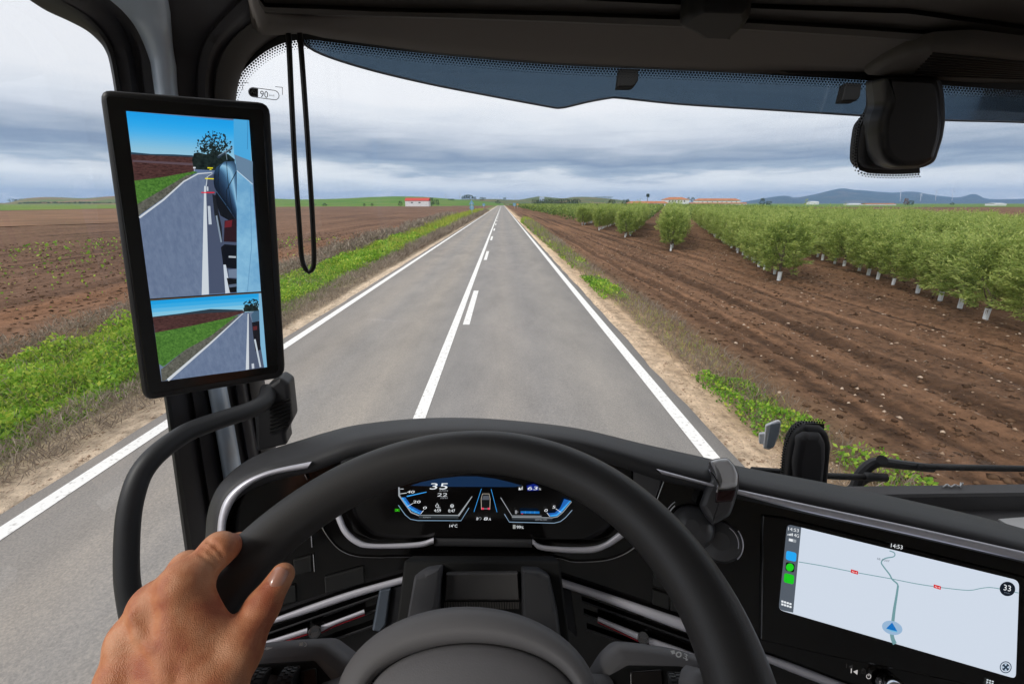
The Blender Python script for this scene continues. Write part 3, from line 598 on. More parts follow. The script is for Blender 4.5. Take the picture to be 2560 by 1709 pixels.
# ---- camera housing at the top of the windscreen
house = [(2196,205),(2198,262),(2184,288),(2163,311),(2155,362),(2153,404),(2166,421),(2235,426),(2311,421),(2342,406),(2361,345),(2368,299),(2364,230),(2354,200)]
hs = pxslab(house, 0, .03, .006, PLAST, 'camera_housing', truck, 14, WS, .012)
mid = [(2196,195),(2204,262),(2192,290),(2186,330),(2189,380),(2206,412),(2240,424),(2312,420),(2342,404),(2361,345),(2368,299),(2364,230),(2354,195)]
pxslab(mid, 0, .03, .005, mat('housing_band', (.06,.065,.075), .35), 'housing_band', hs, 12, WS, .034)
pxslab([(2213,190),(2222,262),(2209,290),(2203,330),(2206,376),(2222,406),(2250,421),(2312,418),(2340,402),(2358,345),(2364,299),(2360,230),(2350,190)], 0, .03, .012, mat('housing_face', (.010,.009,.009), .4), 'housing_cover', hs, 14, WS, .058)
mb = MB(); edge = spl([(2190,222),(2191,262),(2178,284),(2156,306),(2147,362),(2145,408),(2160,428),(2235,433),(2300,430)], 60); dots(edge, 2, 7.0, 3.0, 2.0, .002, 1, 3, mb, wsolid=12); mb.build('frit_dots', FRIT, wsc, smooth=False)
# ---- lower sensor cover
low = [(1966,1230),(1970,1190),(1974,1150),(1981,1109),(1996,1082),(2016,1069),(2059,1071),(2074,1086),(2081,1118),(2077,1160),(2070,1230)]
ls_ = pxslab(low, 0, .03, .010, PLAST, 'sensor_cover', truck, 8, WS, .02)
pxslab([(1990,1235),(1988,1160),(2000,1100),(2018,1086),(2058,1088),(2070,1110),(2070,1150),(2060,1235)], 0, .02, .016, GREYPL, 'sensor_face', ls_, 8, WS, .034)
mb = MB(); edge = spl([(1960,1200),(1964,1150),(1973,1106),(1990,1074),(2014,1060),(2061,1062)], 50); dots(edge, 2, 6.5, 2.8, 1.9, .002, -1, 3, mb, wsolid=10); mb.build('frit_dots', FRIT, wsc, smooth=False)
# ---- speed limit sticker on the glass
STW = leaf_mat('sticker_white', [(0, (.9,.9,.9)), (1, (.9,.9,.9))], .9); STB = mat('sticker_black', (.006,.006,.006), .5)
def text2d(s, shear=0.):
    cu = bpy.data.curves.new('t', 'FONT'); cu.body = s; cu.resolution_u = 3; ob = bpy.data.objects.new('t', cu); COL.objects.link(ob)
    dg = bpy.context.evaluated_depsgraph_get(); me = ob.evaluated_get(dg).to_mesh(); V = np.array([v.co[:2] for v in me.vertices]); Fc = [list(p.vertices) for p in me.polygons]
    ob.evaluated_get(dg).to_mesh_clear(); bpy.data.objects.remove(ob); bpy.data.curves.remove(cu)
    V = (V-V.min(0))/(V.max(0)-V.min(0)); return V, Fc
class Flat:                                # artwork lying flat on a plane: pixel outlines -> polygons on that plane
    def __init__(s, plane, ox=0., oy=0., sc=1.): s.pl = plane; s.o = (ox, oy); s.sc = sc; s.V = []; s.F = []; s.M = []; s.mats = []; s.layer = 0; s.n = 0; s.eps = .00012
    def _m(s, m):
        if m not in s.mats: s.mats.append(m)
        return s.mats.index(m)
    def add(s, P, Fc, m):
        s.layer += 1; V = [s.pl.at(s.o[0]+x*s.sc, s.o[1]+y*s.sc, s.base+s.layer*s.eps) for x, y in P]; s.V += V; k = s._m(m); s.F += [[i+s.n for i in f] for f in Fc]; s.M += [k]*len(Fc); s.n += len(V)
    base = 0.
    def poly(s, P, m): s.add(P, [list(range(len(P)))], m)
    def line(s, P, wd, m, w1=None):
        P = np.array(P, float); T = np.gradient(P, axis=0); T /= np.linalg.norm(T, axis=1)[:,None]; N_ = np.stack([-T[:,1], T[:,0]], 1); ww = np.linspace(wd, wd if w1 is None else w1, len(P))[:,None]/2
        n = len(P); s.add(np.vstack([P+N_*ww, P-N_*ww]), [[i, i+1, n+i+1, n+i] for i in range(n-1)], m)
    def disc(s, c, rx, ry, m, n=24, rot=0.): s.poly([(c[0]+rx*cos(t)*cos(rot)-ry*sin(t)*sin(rot), c[1]+rx*cos(t)*sin(rot)+ry*sin(t)*cos(rot)) for t in np.arange(n)*2*pi/n], m)
    def ring(s, c, r, wd, m, a0=0, a1=2*pi, ry=None): s.line([(c[0]+r*cos(t), c[1]+(ry or r)*sin(t)) for t in np.linspace(a0, a1, 28)], wd, m)
    def text(s, str_, bl, br, tl, m):      # box corners: bottom-left, bottom-right, top-left
        V, Fc = text2d(str_); bl, br, tl = (np.array(q, float) for q in (bl, br, tl)); s.add([bl+(br-bl)*u+(tl-bl)*v for u, v in V], Fc, m)
    def build(s, name, parent): return mk(name, s.V, s.F, s.mats, parent, smooth=False, mi=s.M)
st = Flat(WS, 0, 0, 1/2.904); st.base = .001
cap = lambda x0, y0, x1, y1, r: [(x0+r+(r*cos(t)), y0+r+r*sin(t)) for t in np.linspace(pi/2, 3*pi/2, 10)]+[(x1-r+r*cos(t), y1-r+r*sin(t)) for t in np.linspace(-pi/2, pi/2, 10)]
def tilt(P, sx=.135): return [(x, y+(x-1802)*sx) for x, y in P]
_c = tilt(cap(1804,632,2026,700,34)); st.line(_c+[_c[0]], 5, STB)
st.poly(tilt([(1807+31+31*cos(t), 666+31*sin(t)) for t in np.linspace(pi/2, 3*pi/2, 12)]+[(1874,635),(1874,697)]), STB)
st.ring((1839,672), 17, 4, STW, pi*.85, pi*2.15)
for a in np.linspace(pi, 2*pi, 6): st.line([(1839+10*cos(a), 672+10*sin(a)), (1839+16*cos(a), 672+16*sin(a))], 2, STW)
st.line([(1830,663),(1846,678)], 5, STW); st.text('MAX', (1826,699), (1854,702), (1827,692), STW)
st.text('90', (1889,706), (1946,713), (1889,658), STB); st.text('km/h', (1953,698), (1992,703), (1954,684), STB)
st.line([(1806,604),(1761,598)], 4, STB); st.line([(1761,596),(1763,655)], 4, STB); st.line([(1998,630),(2052,636)], 4, STB); st.line([(2050,634),(2051,690)], 4, STB)
o = st.build('speed_sticker', None); tag(o, 'black and white 90 km/h limit sticker on the windscreen', 'sticker')
# ---- toll tag on the glass
TAGW = mat('tag_white', (.85,.86,.88), .4); TAGF = mat('tag_face', (.36,.42,.49), .5)
tg = thing('toll_tag', 'small grey toll tag stuck to the windscreen near the sensor cover', 'toll tag', ws(1925, 1085))
TG = Plane(PY(1930, 1090, .90), (-.45, -1, .15))
pxslab([(1898,1084),(1914,1082),(1914,1111),(1898,1110)], 0, .01, .003, TAGW, 'tag_mount', tg, 4, TG, -.012)
pxslab([(1915,1064),(1945,1052),(1953,1055),(1948,1086),(1935,1118),(1922,1124),(1909,1121)], 0, .012, .002, TAGW, 'tag_body', tg, 3, TG, 0)
pxslab([(1926,1060),(1951,1057),(1946,1084),(1934,1115),(1921,1121),(1916,1118)], 0, .002, .0008, TAGF, 'tag_face', tg, 3, TG, .002)
# ---- wipers outside the glass
for path, bl, nm in (([(2140,1215),(2152,1185),(2172,1164),(2192,1155),(2215,1156),(2260,1162),(2330,1170)], [(2299,1166),(2560,1171),(2900,1175)], 0), ([(2125,1230),(2145,1208),(2165,1196),(2185,1192)], [(1880,1174),(1968,1180),(2070,1189),(2212,1194)], 1)):
    wp = MB(); YW = 1.02; P = spl([PY(x, y, YW) for x, y in path], 20); V, Fc = tube(P, np.linspace(.015, .011, 20) if nm == 0 else np.linspace(.014, .010, 20), 10); wp.add(V, Fc)
    if nm == 0: wp.add(*tube([PY(2205,1149,YW-.03), PY(2205,1149,YW-.012)], .012, 12))
    arm = wp.build('wiper_arm', PLAST, truck)
    P = spl([PY(x, y, YW-.02) for x, y in bl], 12); V, Fc = tube(P, .0085, 8); mk('wiper_blade', V, Fc, RUBBER, arm)
    if nm: V, Fc = tube([PY(2165,1190,YW-.025), PY(2214,1193.5,YW-.025)], .011, 8); mk('blade_clip', V, Fc, PLAST, arm)
# ---- dashboard surfaces
PR = Plane((.448,.59,2.116), (-.254,-.849,.463)); PC = Plane(PY(1220, 1260, .66), (.02, -.93, .37)); PLf = Plane(PY(650, 1240, .61), (.30, -.87, .42))
def Fs(x, y, off=0.):
    r = ray(x, y); t = np.array([((p.p+p.n*off-EYEV)@p.n)/(r@p.n) for p in (PR, PC, PLf)]); t = t[t > 0]; k = 55.
    return EYEV+r*(-np.log(np.exp(-k*(t-t.min())).sum())/k+t.min())
class Dash:
    at = staticmethod(Fs)
hoodT = spl([(505,1420),(513,1345),(518,1286),(535,1236),(558,1202),(589,1172),(628,1146),(675,1125),(714,1112),(760,1098),(806,1084),(894,1063),(1035,1048),(1177,1046),(1308,1055),(1449,1073),(1600,1108),(1767,1145),(1853,1167),(2070,1208),(2242,1244),(2436,1289),(2560,1323),(2750,1375)], 140)
hoodB = spl([(538,1420),(543,1330),(547,1290),(558,1255),(578,1228),(609,1203),(648,1184),(694,1170),(780,1152),(840,1130),(900,1110),(1035,1090),(1177,1086),(1308,1094),(1449,1113),(1560,1144),(1650,1174),(1767,1203),(1853,1222),(2052,1264),(2278,1312),(2560,1375),(2750,1425)], 140)
rows = []
T0 = []; B0 = []
for (x, y), (x2, y2) in zip(hoodT, hoodB):
    b = Fs(x2, y2, .035); r = ray(x, y); depth = .085 if x > 600 else .03+.055*max(0, (x-505)/95)
    # far edge sits a little behind and above the near lip
    Yt = b[1]+depth*(1 if x > 650 else .8); p = PY(x, y, Yt); T0.append(p); B0.append(b)
T0, B0 = np.array(T0), np.array(B0); up = np.array([0, 0, 1.])
for s, h in ((-.35, -.10), (-.12, -.022), (-.03, -.004), (.0, 0), (.08, .004), (.3, .006), (.6, .007), (.82, .006), (.95, .002), (1.0, -.004), (1.0, -.014), (.93, -.022)):
    rows.append(T0+(B0-T0)*s+up*h)
V, Fc = grid(rows)
hb_y = lambda x: np.interp(x, hoodB[6:,0], hoodB[6:,1])-4
dash = mk('dashboard', *grid([[Fs(x, hb_y(x)+(2050-hb_y(x))*q, 0) for x in np.linspace(546, 2740, 90)] for q in np.linspace(0, 1, 30)]), PIANO, truck)
mk('dash_hood', V, Fc, LEATHER, dash, sharp=60)
def strip(up_, lo_, off, h, m, name=None, parent=None, n=50, mb=None, mi=0, ends=True):
    U, Lo = spl(up_, n), spl(lo_, n); rows = []
    for s in np.linspace(0, 1, 9):
        hh = h*sqrt(max(0, 1-(2*s-1)**2)); rows.append([Fs(*(u+(l-u)*s), off+hh) for u, l in zip(U, Lo)])
    rows = [[Fs(*u, off-.006) for u in U]]+rows+[[Fs(*l, off-.006) for l in Lo]]; V, Fc = grid(rows)
    k = len(U); m_ = len(rows); Fc += [[i*k for i in range(m_)][::-1], [i*k+k-1 for i in range(m_)]]
    if mb is not None: mb.add(V, Fc, mi); return
    return mk(name, V, Fc, m, parent, sharp=45)
# silver trims under the hood
strip([(541,1400),(543,1329),(547,1290),(558,1255),(578,1228),(609,1203),(648,1184),(694,1170),(779,1153)], [(561,1400),(564,1325),(568,1294),(582,1259),(601,1232),(636,1205),(686,1185),(764,1171),(768,1170)], .036, .006, SILVER, 'trim_strip', dash)
strip([(1641,1171),(1767,1205),(1853,1224),(2052,1267),(2278,1315),(2560,1378),(2700,1412)], [(1655,1184),(1767,1213),(1853,1237),(2007,1277),(2278,1337),(2560,1402),(2700,1436)], .036, .006, SILVER, 'trim_strip', dash)
strip([(1905,1630),(1990,1660),(2111,1706),(2300,1772)], [(1912,1652),(1990,1684),(2090,1722),(2280,1790)], .004, .006, SILVER, 'trim_strip', dash)
def fslab(pts, off, thick, bev, m, name, parent, r=0, mb=None, mi=0):       # slab following the fascia
    P2 = rpoly(pts, r) if r else np.array(pts, float); c = P2.mean(0); e = 20
    n = np.cross(Fs(c[0]+e, c[1])-Fs(c[0]-e, c[1]), Fs(c[0], c[1]-e)-Fs(c[0], c[1]+e)); n /= np.linalg.norm(n)
    if n@(EYEV-Fs(*c)) < 0: n = -n
    pl = Plane(Fs(*c, off), n); P = np.array([pl.at(x, y) for x, y in P2]); V, Fc = slab(P, n, thick, bev)
    if mb is not None: mb.add(V, Fc, mi); return pl
    return mk(name, V, Fc, m, parent, sharp=40), pl
# ---- instrument cluster
CL, clp = fslab([(800,1130),(1640,1130),(1600,1300),(1560,1335),(1500,1352),(1330,1348),(1084,1345),(935,1352),(880,1330),(845,1285)], .022, .03, .003, PIANO, 'instrument_cluster', truck, 10)
strip([(851,1280),(869,1321),(900,1348.5),(939,1358),(1043,1354),(1084,1343)], [(836,1288),(857,1333),(888,1360),(927,1370),(1043,1368),(1084,1358)], .030, .005, SILVER, 'cluster_trim', CL)
strip([(1331,1346),(1360,1362),(1456,1366),(1506,1357),(1545,1330)], [(1331,1360),(1360,1376),(1470,1382),(1520,1367.5),(1560,1342.5)], .030, .005, SILVER, 'cluster_trim', CL)
strip([(1086,1344),(1330,1347)], [(1086,1364),(1330,1368)], .026, .003, PLAST, 'cluster_sill', CL, n=8)
mb = MB()
strip([(800,1290),(807,1317),(830,1352),(857,1376),(896,1389),(960,1392)], [(798,1290),(804,1319),(828,1355),(856,1379.5),(896,1392),(960,1394.5)], .004, .002, None, mb=mb)
strip([(960,1391),(1050,1390),(1200,1388),(1378,1391),(1435,1402),(1513,1398),(1560,1382),(1584,1366)], [(960,1393),(1050,1392),(1200,1390.5),(1378,1394),(1435,1405.5),(1513,1402),(1563,1386),(1589,1369)], .004, .002, None, mb=mb)
strip([(1031,1392),(1025,1428)], [(1034,1392),(1028,1428)], .004, .002, None, n=6, mb=mb); strip([(1384,1394),(1388,1438)], [(1387,1394),(1391,1438)], .004, .002, None, n=6, mb=mb)
strip([(776,1337),(778,1367)], [(780,1337),(782,1367)], .004, .002, None, n=6, mb=mb); strip([(781,1385),(784,1428)], [(785,1385),(788,1428)], .004, .002, None, n=6, mb=mb)
strip([(1661,1194),(1638,1256)], [(1664,1196),(1641,1257)], .012, .002, None, n=6, mb=mb); strip([(755,1172),(767,1200)], [(758,1171),(769,1199)], .012, .002, None, n=6, mb=mb)
mb.build('chrome_line', CHROME, dash)
fslab([(1585,1170),(1656,1190),(1634,1255),(1585,1228)], .012, .01, .003, GREYPL, 'dash_panel', dash, 3)

# ---- the rest of the cab round the driver: door, far wall, rear wall, roof, floor
SH = mat('cab_lining', (.72,.70,.67), .85, var=(3, (.66,.64,.61), .4, .6))
def wall(P, m, name): V, Fc = pane(P, .02, np.cross(np.array(P[1])-P[0], np.array(P[2])-P[0])/np.linalg.norm(np.cross(np.array(P[1])-P[0], np.array(P[2])-P[0]))); mk(name, V, Fc, m, truck, smooth=False)
wall([(-.60,-1.0,1.0),(-.60,.86,1.0),(-.60,.86,1.90),(-.60,-1.0,1.90)], SH, 'door_panel')
wall([(-.60,-1.0,1.90),(-.60,-.80,1.90),(-.60,-.80,2.95),(-.60,-1.0,2.95)], SH, 'side_wall')
wall([(1.76,-1.0,1.0),(1.76,.9,1.0),(1.76,.9,1.90),(1.76,-1.0,1.90)], SH, 'door_panel')
wall([(1.76,-1.0,1.90),(1.76,-.80,1.90),(1.76,-.80,2.95),(1.76,-1.0,2.95)], SH, 'side_wall')
wall([(-.60,-1.02,1.0),(1.76,-1.02,1.0),(1.76,-1.02,2.95),(-.60,-1.02,2.95)], SH, 'rear_wall')
wall([(-.60,-1.0,2.93),(1.76,-1.0,2.93),(1.76,.6,2.93),(-.60,.6,2.93)], SH, 'roof_panel')
wall([(-.60,-1.0,1.0),(1.76,-1.0,1.0),(1.76,.95,1.0),(-.60,.95,1.0)], mat('cab_carpet', (.25,.235,.22), .95), 'cab_floor')
V, Fc = tube([(1.715, .97, 1.0), (1.712, .955, 1.95), (1.70, .88, 2.62), (1.66, .83, 2.93)], [.075, .065, .06, .09], 16); mk('windscreen_pillar', V, Fc, PILLARM, truck)
e_ = np.array([Fs(2740, hb_y(2740)+(2050-hb_y(2740))*q, 0) for q in np.linspace(0, 1, 12)]); V, Fc = grid([e_, np.stack([e_[:,0]+.02, 0*e_[:,1]+.9, np.minimum(e_[:,2]-.3, 1.84)], 1)]); mk('dash_end', V, Fc, PLAST, dash)
V, Fc = grid([[(1.75, -.79, 1.9), (1.75, .86, 1.9)], [(1.74, -.79, 2.95), (1.74, .86, 2.95)]]); mk('door_window', V, Fc, SGLASS, truck, smooth=False)
# ---- screens
EM = {}
def em(r, g, b, k=1.0, rough=.35):
    key = (r, g, b, k)
    if key not in EM: EM[key] = mat('screen_%02x%02x%02x_%d' % (r, g, b, int(k*100)), (.002,.002,.002), rough, spec=.25, emit=lin(r, g, b), estr=k*.74)
    return EM[key]
WH = em(232, 236, 240); LG = em(150, 155, 160); BL = em(60, 160, 235); BL2 = em(30, 95, 175); BLD = em(12, 40, 85)
g = Flat(clp, 960, 1180, .22137); g.base = .0006
def sh(x0, y0, x1, y1, k=.12):             # text box with a slant, top-left moved right
    d = (y1-y0)*k*2; return (x0, y1), (x1-d, y1), (x0+d, y0)
g.poly([(300,150),(420,110),(620,70),(860,45),(1050,45),(1250,70),(1420,110),(1560,150),(1480,165),(760,162)], em(16, 42, 74))
g.poly([(160,165),(178,170),(182,262),(310,445),(395,480),(835,480),(990,270),(1000,272),(850,495),(390,492),(300,455),(162,265)], LG)
g.poly([(195,285),(240,280),(310,380),(395,425),(440,440),(410,475),(330,445),(270,395)], BL2); g.poly([(195,285),(215,283),(290,390),(400,455),(408,475),(330,445),(265,395)], BL)
g.line([(162,370),(240,480),(300,528),(380,543),(870,545),(960,400)], 8, em(120, 150, 175)); g.line([(395,500),(840,505),(848,520),(400,520)][:2], 30, em(52, 58, 62))
g.poly([(255,265),(480,218),(480,226),(258,277)], BL)
for a, b in (((182,187),(222,187)), ((182,242),(255,232)), ((265,385),(325,350)), ((412,470),(447,428))): g.line([a, b], 5, WH)
for a, b in (((225,315),(262,305)), ((300,415),(330,385)), ((330,445),(378,405)), ((370,462),(405,420))): g.line([a, b], 3, BLD)
g.text('40', *sh(258, 206, 348, 235), WH); g.text('20', *sh(326, 318, 416, 347), WH); g.text('0', *sh(438, 385, 486, 415), WH)
g.text('35', *sh(515, 122, 728, 192), WH); g.text('KM/H', *sh(626, 198, 722, 216), LG); g.text('22', *sh(598, 234, 720, 272), em(205, 208, 212)); g.text('MPH', *sh(638, 280, 718, 298), LG)
g.ring((600,378), 17, 4, WH); g.line([(600,355),(600,346)], 5, WH); g.line([(592,370),(604,380)], 3, WH); g.text('24', (606,404), (634,404), (606,390), WH)
g.ring((768,379), 18, 4, WH); g.line([(750,376),(786,376)], 6, WH); g.line([(768,378),(768,396)], 6, WH)
g.text('4:59', (566,447), (642,447), (566,414), WH); g.text('0:47', (726,450), (802,450), (726,417), WH); g.text('KM/H', *sh(442, 499, 528, 515), LG)
g.line([(1100,185),(1016,445)], 5, BL); g.line([(1210,190),(1276,448)], 5, BL)
g.poly([(1112,242),(1186,242),(1200,300),(1194,420),(1100,420),(1096,300)], em(14, 15, 17)); g.poly([(1122,262),(1182,262),(1192,310),(1104,310)], em(80, 84, 92))
g.line([(1097,300),(1112,242),(1186,242),(1199,300),(1195,420)], 5, em(190, 180, 165)); g.line([(1097,300),(1101,420)], 5, em(190, 180, 165)); g.line([(1128,410),(1170,410)], 6, LG)
g.poly([(1102,398),(1128,398),(1128,420),(1102,420)], em(225, 50, 85)); g.poly([(1170,398),(1194,398),(1194,420),(1170,420)], em(225, 50, 85))
g.poly([(1045,507),(1062,507),(1068,523),(1058,539),(1042,539)], em(170, 172, 176)); g.ring((1084,520), 14, 4, LG, -pi, pi*.6); g.text('8', *sh(1124, 506, 1176, 540), WH); g.text('A', *sh(1178, 515, 1212, 542), WH)
g.line([(1318,285),(1445,490),(1780,493)], 8, LG); g.line([(1448,520),(1900,526)], 26, em(46, 50, 54)); g.line([(1360,470),(1415,560),(1920,572),(1990,555),(2050,510),(2125,425)], 8, em(130, 155, 178))
g.line([(1445,505),(1900,512),(1960,500),(2020,450),(2118,330)], 9, LG)
g.poly([(2035,300),(2112,322),(2010,440),(1955,490),(1880,500),(1850,462),(1930,455),(1990,400)], BL2); g.poly([(2100,318),(2112,322),(2010,445),(1955,492),(1880,500),(1876,485),(1950,472)], BL)
g.line([(1840,455),(1872,498)], 5, WH); g.line([(1940,410),(2002,452)], 5, WH); g.text('0', *sh(1808, 413, 1852, 445), WH); g.text('5', *sh(1900, 375, 1940, 407), WH); g.text('RPMx100', *sh(1708, 525, 1842, 543), LG)
g.poly([(1610,150),(1690,130),(1740,150),(1745,205),(1620,210)], em(8, 30, 120)); g.text('63', *sh(1618, 160, 1740, 198), WH); g.text('%', *sh(1744, 178, 1776, 199), WH)
g.disc((1530,178), 8, 8, WH, 12); g.poly([(1518,198),(1522,186),(1542,186),(1546,198)], WH)
for i in range(3): g.line([(1548+i*8,196),(1548+i*8,176-i*9)], 4, WH)
g.poly([(1480,428),(1502,428),(1502,468),(1480,468)], em(140, 142, 146)); g.ring((1506,446), 8, 3, LG, -pi/2, pi/2)
g.poly([(1543,437),(1756,440),(1756,466),(1543,462)], em(22, 110, 185))
for x in (1597, 1650, 1702): g.line([(x,438),(x,465)], 3, em(120, 190, 235))
g.poly([(1548,462),(1572,463),(1568,472),(1552,472)], em(200, 25, 30))
g.text('14°C', (740,620), (828,620), (740,586), WH); g.poly([(1456,592),(1486,592),(1486,636),(1456,636)], em(150, 152, 150)); g.ring((1490,612), 9, 3, LG, -pi/2, pi/2); g.text('99', (1500,636), (1544,636), (1500,600), WH); g.text('%', (1550,636), (1576,636), (1550,608), WH)
GRNI = em(60, 220, 20)
g.line([(140,412),(160,440)], 6, GRNI); g.line([(160,412),(140,440)], 6, GRNI)
for y in (414, 426, 438): g.line([(122,426+(y-426)*1.3),(136,426+(y-426)*.7)], 4, GRNI); g.line([(164,426+(y-426)*.7),(176,426+(y-426)*1.3)], 4, GRNI)
g.build('cluster_display', CL)
# ---- touch screen in the right wing of the dash
tsc = fslab([(1905,1285),(1960,1292),(2560,1440),(2760,1490),(2760,1790),(2560,1740),(2073,1640),(1900,1600)], .006, .01, .003, PIANO, 'touchscreen', truck, 6)
TS = tsc[0]; TP = tsc[1]
t = Flat(TP, 1920, 1280, .2736); t.base = .0006
def rr4(q, r): return rpoly(q, r)
t.poly(rpoly([(175,106),(2296,622),(2264,1518),(97,888)], [45, 60, 45, 45]), em(206, 216, 230))
t.poly(rpoly([(175,106),(304,137),(230,914),(97,888)], [45, 0, 0, 45]), em(84, 92, 102))
tx = lambda s_, x0, y0, x1, y1, h, m: t.text(s_, (x0, y0), (x1, y1), (x0+h*.09, y0-h), m)
tx('14:53', 184, 163, 280, 182, 30, WH); tx('4G', 236, 221, 282, 231, 30, WH)
for i in range(4): t.line([(182+i*13,208+i*2.5),(183+i*13,198-i*5+i*2.5)], 9, WH)
t.poly(rpoly([(190,233),(260,250),(256,278),(187,261)], 8), em(150, 156, 162)); t.poly([(193,238),(228,246),(225,267),(190,259)], WH)
t.poly(rpoly([(168,347),(262,370),(256,452),(161,430)], 22), em(38, 165, 240)); t.poly(rpoly([(164,450),(246,470),(238,550),(157,530)], 22), em(6, 8, 6)); t.disc((200,501), 36, 36, em(30, 205, 30)); t.poly(rpoly([(150,552),(240,574),(234,658),(143,636)], 20), em(28, 195, 32))
for i in range(4):
    for j in range(2): a, b = 132+i*24.5, 812+i*7.5+j*27; t.poly(rpoly([(a-10,b-10),(a+10,b-6),(a+9,b+11),(a-11,b+7)], 4), WH)
RD = em(112, 152, 158)
t.line(spl([(280,451),(500,488),(790,545),(1128,606),(1350,650),(1560,682),(1760,706),(1860,710),(1960,690),(2060,687),(2290,735)], 40), 7, RD)
t.line(spl([(1110,350),(1150,365),(1160,385),(1145,405),(1070,420),(1035,455),(1060,500),(1110,565),(1135,610),(1180,650),(1188,675)], 40), 9, RD, 14)
t.line(spl([(1188,670),(1175,760),(1155,880),(1140,1000),(1130,1080),(1138,1150),(1160,1200)], 24), 18, RD, 38)
t.text('SE-5207', (995,430), (1110,455), (997,412), em(90, 100, 110))
for a, b in ((790,542), (1547,680)): t.poly([(a-32,b-24),(a+33,b-6),(a+31,b+26),(a-34,b+7)], em(208, 22, 32)); t.text('N-4', (a-22,b+6), (a+22,b+17), (a-21,b-12), em(250, 220, 220))
t.disc((1135,1053), 96, 62, em(150, 180, 210), rot=.3); t.poly([(1080,1058),(1134,1004),(1182,1085),(1133,1075)], em(20, 110, 190)); t.poly([(1080,1058),(1133,1075),(1182,1085),(1180,1095),(1130,1085),(1084,1066)], em(110, 180, 215))
t.disc((2188,698), 72, 66, em(18, 26, 36), rot=.2); t.text('33', (2152,708), (2218,722), (2156,656), WH); t.text('km/h', (2160,734), (2208,744), (2161,724), em(120, 130, 140))
t.ring((2172,1413), 50, 9, em(60, 78, 96)); t.disc((2172,1413), 36, 36, em(36, 52, 68))
for a in range(4): t.poly([(2172+14*cos(a*pi/2+q), 1413+14*sin(a*pi/2+q)) for q in (-.3, .3)]+[(2172+34*cos(a*pi/2+q), 1413+34*sin(a*pi/2+q)) for q in (.35, -.35)], em(186, 205, 226))
t.build('map_display', TS)
ic = Flat(TP, 1920, 1280, .2736); ic.base = .0012
ic.text('14:53', (1122,318), (1228,338), (1126,282), WH); ic.line([(762,1424),(760,1466)], 9, em(190, 186, 184)); ic.poly([(820,1436),(816,1482),(778,1452)], em(190, 186, 184))
ic.ring((920,1497), 20, 6, em(190, 186, 184), -pi*.35, pi*1.35); ic.line([(922,1470),(921,1494)], 6, em(190, 186, 184))
for i in range(3):
    for j in range(4): ic.poly([(2006+i*24+o_[0]-j*3, 1528+i*7+j*20+o_[1]) for o_ in ((-8,-7), (9,-3), (8,9), (-9,5))], em(200, 210, 215))
ic.build('screen_symbols', TS)
kn = Plane(TP.at(2217, 1700, .02), TP.n if TP.n@(EYEV-TP.p) > 0 else -TP.n); c0 = TP.at(2222, 1712, .0); nn = kn.n
V, Fc = tube([c0, c0+nn*.016, c0+nn*.021, c0+nn*.022], [.0165, .0165, .014, .009], 28); mk('volume_knob', V, Fc, CHROME, TS, sharp=35)
# ---- switches, vents
for pts in ([(733,1399),(778,1387),(780,1428),(735,1438)], [(811,1442),(910,1415),(912,1456),(813,1483)], [(698,1473),(739,1462),(741,1502),(696,1514)], [(1632,1473),(1673,1485),(1672,1524),(1630,1510)], [(1677,1487),(1720,1499),(1720,1538),(1676,1526)], [(1632,1428),(1680,1441),(1680,1476),(1634,1464)]):
    fslab(pts, .006, .006, .0015, mat('switch_black', (.012,.012,.012), .35), 'dash_switch', dash, 3)
strip([(655,1555),(772,1512),(888,1473),(1018,1437)], [(655,1566),(772,1531),(888,1492),(1018,1455)], .014, .005, SILVER, 'trim_strip', dash)
strip([(1388,1440),(1506,1478),(1698,1542),(1780,1570)], [(1392,1462),(1506,1501),(1698,1573),(1780,1602)], .014, .005, SILVER, 'trim_strip', dash)
def vent(slats, lever, knob, nm):
    mb = MB()
    for a, b in slats: strip([a, b], [(a[0], a[1]+7), (b[0], b[1]+7)], .008, .003, None, n=8, mb=mb)
    v = mb.build('air_vent', PLAST, truck)
    mb = MB()
    for seg in lever: strip(seg[0], seg[1], .020, .004, None, n=10, mb=mb)
    mb.build('vent_lever', SILVER, v)
    for seg in lever: strip([(a, b+1) for a, b in seg[1]], [(a, b+4.5) for a, b in seg[1]], .018, .002, mat('red_reflection', (.38,.012,.025), .3), 'vent_red_reflection', v, n=10)  # red reflections below the levers, painted as thin strips
    c = Fs(*knob, .02); r = EYEV-c; r /= np.linalg.norm(r); V, Fc = tube([c, c+r*.012, c+r*.017, c+r*.0175, c+r*.014], [.0085, .0092, .0085, .006, .0035], 20); mk('vent_knob', V, Fc, mat('knob_steel', (.42,.43,.46), .18, metal=.95), v, sharp=30)
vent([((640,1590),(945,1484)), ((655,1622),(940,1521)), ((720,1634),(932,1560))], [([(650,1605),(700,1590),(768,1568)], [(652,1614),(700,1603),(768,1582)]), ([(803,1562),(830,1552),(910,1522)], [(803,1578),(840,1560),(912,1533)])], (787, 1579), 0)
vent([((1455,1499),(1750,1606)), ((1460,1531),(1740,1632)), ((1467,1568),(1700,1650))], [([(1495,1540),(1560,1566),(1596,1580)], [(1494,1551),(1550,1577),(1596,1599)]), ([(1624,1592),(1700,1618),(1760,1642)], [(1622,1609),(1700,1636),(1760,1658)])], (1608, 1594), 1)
for pts in ([(978,1471),(1017,1460),(1014,1560),(950,1600)], [(1393,1465),(1428,1476),(1442,1590),(1406,1560)]): fslab(pts, .010, .01, .002, MESHCL, 'speaker_cloth', dash)
fslab([(949,1474),(978,1470),(967,1562),(950,1581),(930,1577)], .018, .014, .005, mat('vent_cheek', (.10,.12,.15), .4, metal=.4), 'vent_cheek', dash, 4)
